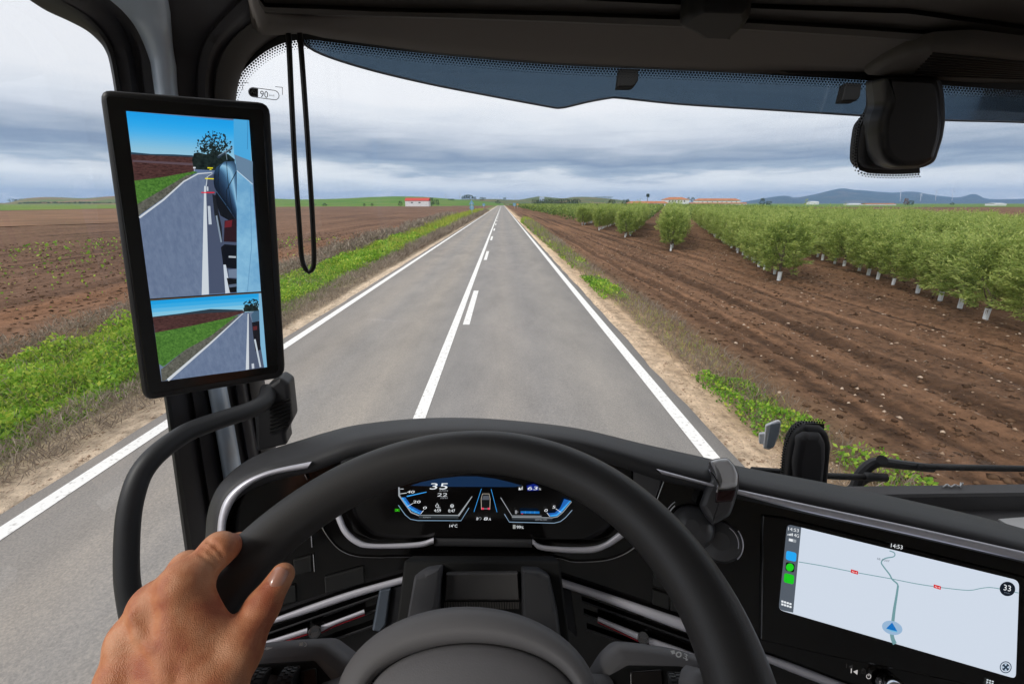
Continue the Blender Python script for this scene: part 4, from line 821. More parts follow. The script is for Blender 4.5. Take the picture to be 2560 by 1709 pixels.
# ---- steering column shroud
SHR = Plane(PD(1200, 1480, .60), (.02, -.8, .6))
shr = pxslab([(1010,1400),(1400,1400),(1430,1640),(980,1640)], 0, .06, .006, BLACK, 'column_shroud', truck, 8, SHR, -.03)
pxslab([(1034,1440),(1060,1425),(1100,1419),(1094,1521),(1080,1640),(1000,1640)], 0, .05, .010, GREYPL, 'shroud_cheek', shr, 6, SHR, .012)
pxslab([(1306,1424),(1350,1425),(1376,1440),(1396,1528),(1410,1640),(1310,1640)], 0, .05, .010, PLAST, 'shroud_cheek', shr, 6, SHR, .012)
pxslab([(1114,1432),(1296,1430),(1300,1501),(1110,1501)], 0, .05, .006, mat('shroud_pocket', (.05,.047,.047), .6), 'shroud_pocket', shr, 4, SHR, -.012)
mb = MB()
for k in range(46): x = 1112+k*4.1; mb.add(*tube([SHR.at(x, 1504, -.005), SHR.at(x+rng.uniform(-1,1), 1521, -.002)], .0006, 4))
mb.build('brush_strip', mat('brush_hair', (.05,.045,.04), .8), shr)
# ---- park brake lever and its round switch base
bs = MB(); c = Fs(1731, 1316, .0); nn = (EYEV-c); nn /= np.linalg.norm(nn)
k_ = np.linalg.norm(c-EYEV)/F_PX
V, Fc = tube([c-nn*.01, c+nn*.012, c+nn*.022, c+nn*.030, c+nn*.034], np.array([44, 44, 41, 31, 14])*k_, 32); base = mk('brake_switch', V, Fc, mat('lever_black', (.075,.075,.08), .28), truck, sharp=40)
c2 = Fs(1800, 1352, .0); V, Fc = tube([c2-nn*.01, c2+nn*.008, c2+nn*.014, c2+nn*.018], np.array([42, 42, 38, 18])*k_, 32); mk('switch_ring', V, Fc, MATS['lever_black'], base, sharp=40)
mb = MB()
for cc, rad, a0, a1, wd in ((c+nn*.013, 52, 2.6, 4.1, .0011), (c+nn*.013, 58, 2.9, 4.2, .0008), (c2+nn*.009, 43, -.5, .9, .0010), (c2+nn*.015, 34, -.9, .4, .0006)):
    ex = RTV-nn*(RTV@nn); ex /= np.linalg.norm(ex); ey = np.cross(nn, ex); mb.add(*tube([cc+rad*k_*(ex*cos(a)-ey*sin(a)*-1*1.0) if False else cc+rad*k_*(ex*cos(a)-ey*sin(a)) for a in np.linspace(a0, a1, 24)], wd, 6))
mb.build('switch_arc', SILVER, base)
LV = Plane(c+nn*.05, nn)
lev = pxslab([(1771,1150),(1790,1143),(1820,1141),(1838,1160),(1850,1185),(1848,1222),(1836,1262),(1826,1288),(1783,1312),(1764,1290),(1748,1262),(1760,1225),(1781,1194),(1772,1170)], 0, .030, .010, MATS['lever_black'], 'brake_lever', truck, 8, LV, 0)
pxslab([(1775,1152),(1792,1146),(1819,1144),(1836,1162),(1846,1186),(1844,1214),(1820,1221),(1792,1222),(1796,1200),(1788,1178)], 0, .012, .006, mat('lever_grey', (.80,.80,.82), .36, metal=.3), 'lever_cap', lev, 7, LV, .006)
pxslab([(1790,1226),(1842,1222),(1832,1252),(1788,1256)], 0, .01, .003, mat('lever_gloss', (.03,.008,.010), .12), 'lever_window', lev, 4, LV, .003)
mb = MB(); mb.add(*tube(spl([LV.at(*q, .008) for q in ((1773,1155),(1774,1172),(1788,1192),(1796,1212),(1792,1230))], 24), .0012, 6)); mb.build('lever_edge', CHROME, lev)
# ---- far shelf of the dash on the passenger side
fy = .945; za = 1.932
prof2 = [(fy+.004, za-.05), (fy, za), (.912, za), (.907, za-.006), (.902, za-.042), (.80, za-.043), (.55, za-.06), (.50, za-.2)]
rows = [[(x, y_+(0 if i < 2 else 0), z_) for x in np.linspace(.36, 1.74, 20)] for i, (y_, z_) in enumerate(prof2)]
V, Fc = grid(rows); mk('dash_shelf', V, Fc, mat('shelf_plastic', (.085,.082,.085), .6, bump=(700, .2, .001)), dash, sharp=30)
PAP = mat('paper_white', (.8,.8,.8), .7)
zp = za-.037; P = np.array([PZ(x, y, zp) for x, y in ((2496,1296),(2560,1291),(2700,1296),(2700,1350),(2560,1338),(2536,1320))]); V, Fc = slab(P, (0, 0, 1), .004, .001); o = mk('paper_sheet', V, Fc, PAP, None, smooth=False); tag(o, 'white paper lying on the dashboard shelf at the right edge', 'paper')
CLIP = mat('clip_plastic', (.7,.72,.74), .2); mb = MB()
mb.add(*tube(spl([PZ(x, y, za+.004) for x, y in ((2358,1216),(2368,1210),(2376,1216),(2388,1211),(2400,1215),(2402,1206))], 24), .0016, 6)); mb.add(*tube([PZ(2402,1217,za+.003), PZ(2404,1217,za+.003)+np.array([0,0,.012])], .0016, 6))
o = mb.build('hook_clip', CLIP, None); tag(o, 'tiny clear bent hook lying on the dashboard shelf', 'clip')
# ---- grab handle
hp = [(672,972,.84),(664,1000,.82),(629,1023,.79),(557,1047,.745),(484,1073,.705),(436,1100,.68),(387,1139,.655),(353,1182,.64),(334,1231,.63),(322,1289,.625),(317,1361,.622),(317,1434,.62),(322,1482,.62),(332,1540,.62),(350,1620,.62),(390,1720,.62)]
P = spl([PD(*q) for q in hp], 70); V, Fc = tube(P, .0145, 20); mk('grab_handle', V, Fc, mat('handle_rubber', (.026,.027,.030), .5, spec=.45), truck)
# ---- blind cord loop
cp = [(716,5),(722,100),(729,250),(738,420),(748,560),(754,640),(762,668),(772,680),(781,672),(785,650),(782,560),(771,380),(757,180),(746,45)]
P = spl([PY(x, y, .78) for x, y in cp], 120); V, Fc = tube(P, .0040, 10)
co = thing('blind_cord', 'long black blind cord loop hanging in front of the windscreen', 'cord', P[60]); mk('cord', V, Fc, mat('cord_black', (.008,.008,.008), .35), co)
CB = Plane(PY(720, 10, .775), (0, -1, -.2))
pxslab([(696,2),(726,6),(728,20),(716,22),(698,14)], 0, .012, .003, PLAST, 'cord_clip', co, 3, CB); pxslab([(722,44),(758,46),(768,50),(758,56),(728,54)], 0, .012, .003, GREYPL, 'cord_clip', co, 3, CB)
pxslab([(645,10),(680,6),(690,30),(672,64),(650,66),(642,40)], 0, .03, .006, BLACK, 'blind_bracket', truck, 6, CB, -.02)
# ---- rear view camera monitor
MP = Plane((-.434,.555,2.718), (.4639,-.8858,.01)); 
mon = thing('mirror_monitor', 'tall black camera monitor on the pillar showing the road behind', 'monitor', MP.at(480, 990))
hs2 = pxslab([(246,222),(674,256),(714,944),(356,1004)], 0, .026, .005, mat('monitor_black', (.010,.010,.011), .42), 'housing', mon, 30, MP)
pxslab([(262,240),(658,274),(697,930),(372,986)], 0, .002, .0008, mat('monitor_glass', (.003,.003,.003), .18), 'bezel', mon, 12, MP, .0008)
V, Fc = box(MP.at(500, 600)-np.array([.4639,-.8858,.01])*-.0, (.05, .05, .12)); V = V+np.array([-.4639,.8858,-.01])*.06; mk('bracket', V, Fc, PLAST, mon)
def noisy(name, c1, c2, scale, stretch=(1,1,1)):
    m = mat(name, (.002,.002,.002), .35, spec=.25, emit=lin(*c1), estr=.70); nt = m.node_tree; N = nt.nodes; L = nt.links; b = N["Principled BSDF"]; g_ = N.new("ShaderNodeNewGeometry"); mp = N.new("ShaderNodeMapping"); mp.inputs['Scale'].default_value = stretch; L.new(g_.outputs['Position'], mp.inputs[0])
    n = N.new("ShaderNodeTexNoise"); n.inputs['Scale'].default_value = scale; n.inputs['Detail'].default_value = 5; n.inputs['Roughness'].default_value = .7; L.new(mp.outputs[0], n.inputs[0]); mr = N.new("ShaderNodeMapRange"); mr.inputs[1].default_value = .34; mr.inputs[2].default_value = .66; L.new(n.outputs[0], mr.inputs[0])
    mx = N.new("ShaderNodeMix"); mx.data_type = 'RGBA'; mx.inputs[6].default_value = (*lin(*c1), 1); mx.inputs[7].default_value = (*lin(*c2), 1); L.new(mr.outputs[0], mx.inputs[0]); L.new(mx.outputs[2], b.inputs['Emission Color']); return m
NROAD = noisy('screen_road', (96, 112, 141), (112, 128, 155), 240, (1, 1, .4)); NGRASS = noisy('screen_grass', (48, 88, 34), (92, 140, 60), 420); NSOIL = noisy('screen_soil', (50, 30, 30), (92, 62, 60), 260, (1, 1, 3)); NVERGE = noisy('screen_verge', (66, 68, 60), (112, 112, 104), 380); NTREE = noisy('screen_tree', (8, 14, 18), (40, 54, 52), 300); NTANK = noisy('screen_tank', (28, 48, 74), (54, 84, 114), 60, (1, 1, .5)); NCAB = noisy('screen_cab', (108, 164, 204), (142, 194, 224), 30)
s = Flat(MP, 240, 210, .5102); s.base = .0013; s.eps = .00008
K = .95
def e_(r, g_, b): return em(r, g_, b, K)
A_ = np.array([(147,133),(750,178),(808,1016),(265,1052)], float)
def lerp(a, b, q): return tuple(np.array(a)+(np.array(b)-np.array(a))*q)
def clipx(x, y): return (x, y)
# upper picture
s.poly(A_, e_(96, 116, 150))
sky_ = [(0, (28,158,232)), (.035, (36,164,236)), (.07, (52,170,236)), (.10, (72,176,236)), (.13, (96,182,232)), (.16, (120,188,226)), (.19, (140,194,222)), (.245, (156,200,224))]
for q in np.linspace(0, .24, 25):
    q2 = q+.0105; c_ = [int(round(np.interp(q, [z[0] for z in sky_], [z[1][i] for z in sky_]))) for i in range(3)]
    s.poly([lerp(A_[0], A_[3], q), lerp(A_[1], A_[2], q+.01), lerp(A_[1], A_[2], q2+.01), lerp(A_[0], A_[3], q2)], e_(*c_))
s.poly([(171,334),(270,343),(380,345),(475,350),(475,372),(172,352)], e_(40, 66, 84)); s.poly([(172,345),(475,358),(480,420),(440,432),(330,455),(190,478)], NSOIL); s.poly([(178,372),(476,388),(476,400),(180,382)], e_(92, 76, 84))
s.poly([(184,412),(474,402),(480,430),(330,458),(188,476)], NSOIL)
s.poly([(188,474),(330,456),(480,428),(500,432),(420,466),(330,520),(204,596)], NGRASS); s.poly([(203,588),(330,515),(440,450),(510,432),(480,440),(330,560),(210,645)], NVERGE)
s.poly([(213,660),(330,575),(430,480),(505,436),(572,432),(690,500),(690,1020),(265,1052)], NROAD)
s.line([(212,655),(330,568),(430,478),(500,440),(570,434)], 10, e_(205, 212, 220), 4)
s.poly([(538,470),(546,450),(580,440),(690,560),(690,1020),(556,1028),(545,700)], e_(72, 82, 106))
s.poly([(530,500),(539,500),(553,1030),(518,1033)], e_(205, 214, 222)); s.line([(540,500),(545,455),(570,440)], 5, e_(190, 200, 210), 3)
s.poly([(547,598),(560,598),(567,688),(552,688)], e_(190, 200, 212)); s.poly([(541,503),(550,503),(551,524),(543,524)], e_(190, 200, 212))
tr = np.random.default_rng(3); TC = NTREE
s.poly([(470,372),(480,340),(500,335),(540,345),(600,330),(650,345),(680,370),(680,405),(600,425),(480,418)], TC)
for i in range(420):
    a = tr.uniform(0, 2*pi); q = tr.random()**.6; x, y = 580+92*q*cos(a), 305+68*q*sin(a)
    if y > 360: y = 360-tr.uniform(0, 40)
    if tr.random() < .33: x, y = 545+tr.normal(0, 20), 310+tr.normal(0, 26)
    if i > 250: x, y = 590+tr.normal(0, 34), 325+tr.normal(0, 26)
    x = min(x, 664); r_ = tr.uniform(2, 6); s.disc((x, y), r_, r_*tr.uniform(.6, 1.2), TC, 6)
for x0, y0, x1, y1 in ((575,390,572,228),(560,360,520,255),(580,330,612,260),(575,330,556,240),(600,350,650,285)): s.line([(x0,y0),(x1,y1)], 5, TC, 2)
s.poly([(590,356),(668,308),(668,320),(600,366)], e_(44, 58, 72)); s.line([(600,352),(670,310)], 4, e_(120, 140, 156)); s.line([(636,332),(642,372)], 3, e_(120, 140, 156))
s.poly([(576,440),(590,408),(630,380),(678,378),(690,410),(690,670),(640,600),(590,530),(576,490)], NTANK)
La, Ra = spl([(576,448),(580,505),(605,545),(650,608),(690,672)], 14), spl([(628,381),(668,380),(688,405),(690,450),(690,560)], 14)
_tk = [(0, (20,30,46)), (.25, (34,54,80)), (.45, (58,92,126)), (.6, (112,164,200)), (.72, (150,196,224)), (.82, (84,126,160)), (1, (44,66,92))]
for k in range(22):
    u, v = k/22, (k+1)/22; c_ = [int(np.interp(u, [z[0] for z in _tk], [z[1][i] for z in _tk])) for i in range(3)]
    s.poly([tuple(a+(b-a)*u) for a, b in zip(La, Ra)]+[tuple(a+(b-a)*v) for a, b in zip(La, Ra)][::-1], e_(*c_))
s.line(spl([(600,408),(598,450),(606,545)], 10), 2.5, e_(18, 28, 42)); s.line(spl([(640,382),(646,470),(668,640)], 10), 3, e_(18, 28, 42)); s.line([(606,402),(592,520)], 3, e_(24, 34, 50)); s.line([(690,425),(640,520),(640,600)], 4, e_(20, 30, 44))
s.poly([(590,530),(640,600),(690,672),(690,690),(610,645),(580,560)], e_(20, 24, 32)); s.poly([(570,540),(584,545),(616,700),(620,780),(606,740),(580,640)], e_(30, 34, 42)); s.line([(590,645),(614,775)], 8, e_(130, 146, 164))
s.poly([(630,670),(690,662),(690,775),(626,772)], e_(44, 26, 34)); s.poly([(632,672),(668,666),(664,700),(630,704)], e_(104, 34, 44)); s.poly([(612,800),(630,785),(690,790),(690,905),(625,900)], e_(16, 20, 30)); s.line([(650,846),(686,848)], 9, e_(170, 180, 190))
s.poly([(624,885),(636,885),(662,1022),(634,1026)], e_(200, 210, 222)); s.poly([(648,910),(690,905),(690,950),(652,948)], e_(110, 126, 150)); s.poly([(640,950),(690,955),(690,1020),(656,1022)], e_(18, 20, 26)); s.line([(652,990),(690,985)], 14, e_(90, 104, 126))
s.poly([(674,172),(750,178),(768,495),(690,430),(676,340)], e_(76, 168, 222)); s.poly([(678,345),(690,350),(768,380),(768,495),(690,428)], e_(104, 132, 158)); s.poly([(690,430),(768,495),(808,1016),(690,1022)], NCAB)
s.line([(744,178),(742,320)], 3, e_(60, 130, 180)); s.line([(690,425),(768,492)], 4, e_(190, 214, 232)); s.line([(757,500),(762,800),(742,1016)], 3, e_(100, 150, 188))
s.line([(516,532),(580,532)], 5, em(225, 20, 40)); s.line([(534,463),(577,465)], 5, em(235, 225, 20)); s.line([(546,411),(573,412)], 5, em(225, 215, 30)); s.line([(556,419),(566,419)], 4, em(225, 215, 30)); s.poly([(476,407),(488,407),(488,414),(476,414)], e_(220, 225, 235)); s.line([(482,414),(482,428)], 2, e_(190, 190, 195))
# lower picture
B_ = np.array([(267,1062),(809,1024),(838,1386),(321,1456)], float)
s.poly(B_, e_(108, 124, 148))
for i, c_ in enumerate([(30,160,226), (56,170,228), (92,182,228), (130,196,226), (160,206,224)]):
    q, q2 = i*.048, (i+1)*.048; s.poly([lerp(B_[0], B_[3], q), lerp(B_[1], B_[2], q), lerp(B_[1], B_[2], q2), lerp(B_[0], B_[3], q2)], e_(*c_))
s.poly([(277,1140),(410,1124),(560,1102),(720,1106),(722,1116),(470,1130),(279,1146)], e_(44, 60, 72)); s.poly([(278,1143),(470,1126),(722,1112),(730,1118),(640,1148),(480,1182),(289,1218)], NSOIL)
s.poly([(289,1218),(480,1182),(640,1147),(700,1130),(560,1235),(440,1300),(330,1385),(308,1370)], NGRASS)
s.poly([(318,1398),(440,1300),(560,1235),(690,1135),(700,1135),(560,1265),(340,1452),(322,1455)], NVERGE); s.poly([(352,1450),(560,1270),(720,1122),(745,1118),(745,1400)], NROAD); s.line([(352,1450),(560,1270),(720,1124)], 14, e_(206, 212, 218), 3)
s.poly([(742,1122),(750,1120),(838,1386),(748,1399)], e_(78, 88, 110)); s.poly([(743,1124),(748,1124),(750,1397),(734,1399)], e_(205, 212, 220)); s.poly([(762,1370),(774,1368),(776,1392),(764,1394)], e_(195, 202, 212))
for i in range(90):
    a = tr.uniform(0, 2*pi); q = tr.random()**.6; s.disc((762+38*q*cos(a), 1082+30*q*sin(a)), tr.uniform(2, 6), tr.uniform(2, 5), TC, 6)
s.poly([(722,1098),(738,1084),(790,1090),(800,1112),(724,1116)], TC); s.poly([(760,1130),(775,1112),(800,1110),(806,1150),(770,1180)], e_(70, 100, 124)); s.poly([(764,1168),(800,1160),(808,1300),(782,1310),(770,1230)], e_(26, 26, 34)); s.poly([(768,1188),(790,1184),(790,1204),(770,1206)], e_(90, 40, 44)); s.line([(778,1250),(806,1386)], 8, e_(196, 206, 216)); s.poly([(797,1024),(809,1024),(838,1386),(824,1388),(806,1280),(800,1130)], e_(128, 182, 214))
s.line([(264,1056),(809,1020)], 9, em(6, 6, 8)); s.line([(266,1058),(809,1022)], 2.5, em(120, 96, 60))
s.build('screen', mon)
# ================================================================== STEERING WHEEL
WK = .93; WC = EYEV+(np.array([-.0524611,.26025041,2.2512513])-EYEV)*WK; WR, Wr = .225*WK, .02471575*WK
WN = np.array([-.08570778,-.29518449,.9515883]); WU = np.array([0,.95510277,.29627469]); WE = np.array([.99632032,-.02539305,.08185974])
sw = thing('steering_wheel', 'large dark leather steering wheel with broad hub and button pods', 'steering wheel', WC)
def rim_pt(th, ph=0., rad=0.):            # angle round the wheel, angle round the tube (0 outward, 90 towards the driver)
    d = WE*cos(th)+WU*sin(th); return WC+WR*d+rad*(d*cos(ph)+WN*sin(ph))
na, nt_ = 160, 28
rows = [[rim_pt(a, q, Wr) for q in np.arange(nt_)*2*pi/nt_] for a in np.arange(na)*2*pi/na]
V, Fc = grid(rows, cu=True, cv=True); mk('rim', V, Fc, RIMLEA, sw)
def ell(c, a, b, off, n=64): pl = Plane(WC+WN*off, WN); return [pl.at(c[0]+a*cos(t), c[1]-b*sin(t)) for t in np.arange(n)*2*pi/n]
HB = -.045
hubrows = [ell((1168,1765), 318, 238, HB-.05), ell((1168,1762), 330, 247, HB-.012), ell((1168,1762), 325, 241, HB-.003), ell((1170,1762), 312, 226, HB+.003), ell((1172,1763), 295, 200, HB+.0045), ell((1176,1764), 280, 172, HB+.002), ell((1179,1764), 270, 158, HB-.006)]
V, Fc = grid(hubrows, cv=True); hub = mk('hub', V, Fc, mat('hub_plastic', (.155,.15,.155), .55, spec=.4, bump=(800, .15, .0008)), sw)
pr = [ell((1180,1764), 271, 157, HB-.012), ell((1180,1764), 265, 152, HB-.003), ell((1180,1765), 256, 144, HB+.001), ell((1180,1766), 200, 110, HB+.005), ell((1180,1766), 110, 60, HB+.008), ell((1180,1766), 20, 10, HB+.009)]
V, Fc = grid(pr, cv=True); Fc.append(list(range(5*64, 6*64))); mk('airbag_cover', V, Fc, mat('airbag_plastic', (.17,.164,.17), .6, spec=.35, bump=(700, .2, .0008)), sw)
PN = WN*.75-AXV*.6
def pod(outline, cavity, D, name, lay):
    pl = Plane(PD(*D), PN); sp = pxslab(outline, 0, .035, .012, MATS['hub_plastic'], name, sw, 16, pl); pxslab(cavity, 0, .002, .001, BLACK, 'pod_recess', sp, 6, pl, .0012); return sp, pl
sp1, pl1 = pod([(540,1634),(640,1608),(700,1602),(806,1597),(870,1646),(910,1709),(920,1830),(540,1830)], [(560,1674),(640,1659),(785,1650),(830,1702),(838,1820),(560,1820)], (720, 1660, .405), 'spoke', 0)
sp2, pl2 = pod([(1478,1690),(1512,1636),(1545,1606),(1600,1610),(1700,1624),(1770,1645),(1790,1830),(1460,1830)], [(1502,1700),(1570,1662),(1698,1664),(1745,1674),(1750,1820),(1502,1820)], (1620, 1660, .375), 'spoke', 1)
# cross bars joining the pods to rim and hub
for a, b, c_ in (((585,1720,.40),(700,1720,.405),sp1), ((820,1740,.40),(930,1750,.38),sp1), ((1420,1750,.36),(1520,1740,.37),sp2), ((1720,1720,.36),(1790,1740,.345),sp2)):
    V, Fc = tube([PD(*a), PD(*b)], .016, 12); mk('spoke_arm', V, Fc, MATS['hub_plastic'], c_)
KN = mat('knurled_rubber', (.03,.03,.032), .5)
def roller(x0, x1, y0, y1, pl, par):
    a, b = pl.at(x0, (y0+y1)/2, .002), pl.at(x1, (y0+y1)/2, .002); r_ = np.linalg.norm(pl.at(x0, y0)-pl.at(x0, y1))/2; ax = (b-a)/np.linalg.norm(b-a); u = PN/np.linalg.norm(PN); v = np.cross(ax, u); mb = MB(); nn_ = 26
    V, Fc = tube([a, b], r_*.95, 26); mb.add(V, Fc)
    for k in range(nn_):
        for q in range(3):
            t = (k+.5*(q % 2))*2*pi/nn_; c = a+(b-a)*(.18+.32*q); mb.add(*box(c+(u*cos(t)+v*sin(t))*r_*.95, (np.linalg.norm(b-a)*.26, r_*.14, r_*.12), [ax, -u*sin(t)+v*cos(t), u*cos(t)+v*sin(t)]))
    mb.build('scroll_wheel', KN, par, sharp=30)
roller(615, 668, 1668, 1780, pl1, sp1); roller(706, 742, 1664, 1775, pl1, sp1); roller(1674, 1722, 1678, 1780, pl2, sp2)
pxslab([(750,1676),(790,1668),(800,1780),(752,1780)], 0, .003, .001, mat('button_gloss', (.012,.01,.01), .25), 'pod_button', sp1, 6, pl1, .004)
pxslab([(1575,1678),(1655,1672),(1662,1780),(1575,1780)], 0, .003, .001, MATS['button_gloss'], 'pod_button', sp2, 6, pl2, .004)
IC = mat('icon_white', (.75,.75,.75), .6)
q = Flat(pl1, 500, 1100, .3883); q.base = .0006
q.line([(392,1343),(425,1341)], 9, IC); q.poly([(424,1329),(468,1334),(428,1350)], IC)
q.poly([(640,1302),(664,1300),(664,1322),(640,1322)], IC); q.ring((672,1312), 13, 6, IC, -pi/2, pi/2); q.line([(640,1302),(664,1300)], 4, IC)
q.build('pod_icons', sp1)
q = Flat(pl2, 1600, 1000, .4522); q.base = .0006
q.poly([(168,1383),(190,1380),(196,1398),(178,1402)], IC); q.ring((214,1404), 13, 8, IC); q.text('3', (238,1424), (258,1430), (244,1396), IC); q.disc((258,1432), 7, 6, IC)
q.ring((45,1545), 22, 5, IC, pi, 2*pi); q.ring((45,1555), 10, 5, IC)
q.build('pod_icons', sp2)
# ================================================================== THE DRIVER'S HAND
def surface_nets(S, org, h):
    s = S < 0; nx, ny, nz = S.shape; acc = np.zeros((nx-1, ny-1, nz-1, 3)); cnt = np.zeros((nx-1, ny-1, nz-1))
    cor = [(i, j, k) for i in (0, 1) for j in (0, 1) for k in (0, 1)]
    sl = lambda o: tuple(slice(o[d], S.shape[d]-1+o[d]) for d in range(3))
    for a in cor:
        for d in range(3):
            if a[d]: continue
            b = list(a); b[d] = 1; A, B = S[sl(a)], S[sl(b)]; m = (A < 0) != (B < 0); t = np.where(m, A/np.where(m, A-B, 1), 0)
            for c in range(3): acc[..., c] += np.where(m, a[c]+(t if c == d else 0), 0)
            cnt += m
    act = cnt > 0; idx = -np.ones(act.shape, int); idx[act] = np.arange(act.sum()); P = acc[act]/cnt[act][:,None]+np.argwhere(act); Fc = []
    for d in range(3):
        e, f = [(1, 2), (2, 0), (0, 1)][d]
        lo = [slice(1, -1)]*3; lo[d] = slice(0, -1); lo = tuple(lo); hi = list(lo); hi[d] = slice(1, None); hi = tuple(hi)
        A, B = s[lo], s[hi]; q = np.argwhere(A != B)
        q[:, [x for x in range(3) if x != d]] += 1; sgn = s[tuple(q.T)]
        off = lambda de, df: idx[tuple((q-np.eye(3, dtype=int)[e]*de-np.eye(3, dtype=int)[f]*df).T)]
        Q = np.stack([off(1, 1), off(0, 1), off(0, 0), off(1, 0)], 1); Q[~sgn] = Q[~sgn][:, ::-1]; Fc.append(Q)
    return org+P*h, np.vstack(Fc)
HP = {}
def hp_(n, x, y, d, r): HP[n] = (PD(x, y, d), r)
SKIN_PTS = [('wrist',440,1890,.312,.028),('wristb',372,1880,.312,.023),('arm',410,2260,.235,.036),('armb',340,2220,.24,.032),
  ('imcp',462,1462,.347,.0148),('mmcp',392,1512,.345,.0142),('rmcp',338,1592,.336,.0132),('pmcp',305,1692,.322,.0118),
  ('ipip',548,1372,.372,.0126),('cmc',520,1770,.322,.019),('tmcp',590,1632,.343,.0165),('tip_ip',655,1517,.366,.0128),('ttip',706,1437,.381,.0098)]
for a in SKIN_PTS: hp_(*a)
deg = radians
def rp(n, th, ph, rr, extra): HP[n] = (rim_pt(deg(th), deg(ph), Wr+extra), rr)
rp('idip', 150, -18, .0108, .0095); rp('itip', 149, -85, .0095, .0085)
rp('mpip', 160, 45, .0122, .0115); rp('mdip', 159, -25, .0112, .010); rp('mtip', 157, -95, .0098, .0088)
rp('rpip', 168, 45, .0115, .0110); rp('rdip', 168, -25, .0105, .0095); rp('rtip', 166, -95, .0092, .0084)
rp('ppip', 175, 48, .0102, .0100); rp('pdip', 177, -15, .0095, .009); rp('ptip', 175, -85, .0085, .008)
CAPS = [('arm','wrist'),('armb','wristb'),('wrist','imcp',.024,.0145),('wrist','mmcp',.024,.0145),('wristb','rmcp',.021,.0135),('wristb','pmcp',.019,.012),('wrist','cmc',.024,.020),('cmc','tmcp'),('cmc','imcp',.018,.011),('tmcp','imcp',.0105,.0095),
  ('imcp','ipip'),('ipip','idip'),('idip','itip'),('mmcp','mpip'),('mpip','mdip'),('mdip','mtip'),('rmcp','rpip'),('rpip','rdip'),('rdip','rtip'),('pmcp','ppip'),('ppip','pdip'),('pdip','ptip'),('tmcp','tip_ip'),('tip_ip','ttip'),('imcp','mmcp',.0095,.0095),('mmcp','rmcp',.0095,.0095),('rmcp','pmcp',.009,.009)]
def hand_mesh(h=.0014):
    pts = np.array([HP[k][0] for k in HP if k not in ('arm', 'armb')]); lo = pts.min(0)-.05; hi = pts.max(0)+.04; lo = np.maximum(lo, pts.min(0)-np.array([.05, .05, .05]))
    n = np.ceil((hi-lo)/h).astype(int)+1; ax = [lo[d]+h*np.arange(n[d]) for d in range(3)]; X = np.stack(np.meshgrid(*ax, indexing='ij'), -1).astype(np.float32)
    S = np.full(X.shape[:3], 1., np.float32)
    def seg(a, b, ra, rb):
        ab = (b-a).astype(np.float32); t = np.clip(((X-a.astype(np.float32))@ab)/(ab@ab), 0, 1); return np.linalg.norm(X-a.astype(np.float32)-t[..., None]*ab, axis=-1)-(ra+(rb-ra)*t)
    def smin(a, b, k): hh = np.maximum(k-np.abs(a-b), 0)/k; return np.minimum(a, b)-hh*hh*k*.25
    groups = {'palm': CAPS[:10]+CAPS[24:], 'i': CAPS[10:13], 'm': CAPS[13:16], 'r': CAPS[16:19], 'p': CAPS[19:22], 't': CAPS[22:24]}
    for gname, cs in groups.items():
        G = None
        for c in cs:
            a, b = HP[c[0]], HP[c[1]]; ra, rb = (c[2], c[3]) if len(c) > 2 else (a[1], b[1]); D = seg(a[0], b[0], ra, rb); G = D if G is None else smin(G, D, .013 if gname == 'palm' else .006)
        S = G if gname == 'palm' else smin(S, G, .007)
    up_ = -AXV*.8+np.array([0, 0, .35])
    def ball(p, r, k, sign=1):
        nonlocal S
        D = (np.linalg.norm(X-np.asarray(p, np.float32), axis=-1)-r).astype(np.float32)
        S = smin(S, D, k) if sign > 0 else -smin(-S, D, k)
    for k_, e in (('imcp', .0070), ('mmcp', .0072), ('rmcp', .0062), ('pmcp', .005)): ball(HP[k_][0]+up_*e, HP[k_][1]*.80, .010)      # knuckles
    for a, b in (('wrist', 'imcp'), ('wrist', 'mmcp'), ('wristb', 'rmcp'), ('wristb', 'pmcp')):          # tendons on the back
        A, B = HP[a][0], HP[b][0]; S = smin(S, seg(A+(B-A)*.35+up_*.0165, B-(B-A)*.06+up_*.0135, .0034, .0036), .012)
    for vp in ([(420,1690),(385,1620),(350,1585),(330,1540)], [(470,1700),(455,1620),(425,1560)], [(455,1625),(500,1580),(520,1520)]):                            # veins
        Q = []
        for x, y in vp:
            r_ = ray(x, y); D = .22
            for _ in range(60):
                p = EYEV+r_*D; i = tuple(np.clip(((p-lo)/h).round().astype(int), 0, n-1)); sd_ = S[i]
                if sd_ < .0003: break
                D += max(sd_, .0003)*.9
            Q.append(EYEV+r_*(D+.0006))
        for a, b in zip(Q[:-1], Q[1:]): S = smin(S, seg(np.array(a), np.array(b), .0017, .0017), .006)
    def crease(x0, y0, x1, y1, r=.0010):
        Q = []
        for x, y in spl([(x0, y0), ((x0+x1)/2+(y1-y0)*.08, (y0+y1)/2-(x1-x0)*.08), (x1, y1)], 7):
            r_ = ray(x, y); D = .22
            for _ in range(80):
                p = EYEV+r_*D; i = tuple(np.clip(((p-lo)/h).round().astype(int), 0, n-1)); sd_ = S[i]
                if sd_ < .0003 or D > .5: break
                D += max(sd_, .0003)*.9
            if D < .5: Q.append(EYEV+r_*(D-.0003))
        return [(np.array(a), np.array(b), r) for a, b in zip(Q[:-1], Q[1:]) if np.linalg.norm(np.array(a)-np.array(b)) < .007]
    cr_ = []
    for x0, y0, x1, y1, r in ((634,1514,668,1528,.0011),(640,1500,672,1515,.0010),(630,1528,660,1541,.0010),(520,1352,560,1392,.0010),(508,1366,548,1406,.0010),(498,1382,536,1418,.0008)): cr_ += crease(x0, y0, x1, y1, r)
    for a, b, r in cr_: S = -smin(-S, seg(a, b, r, r), .0022)
    A, B = HP['imcp'][0], HP['tmcp'][0]
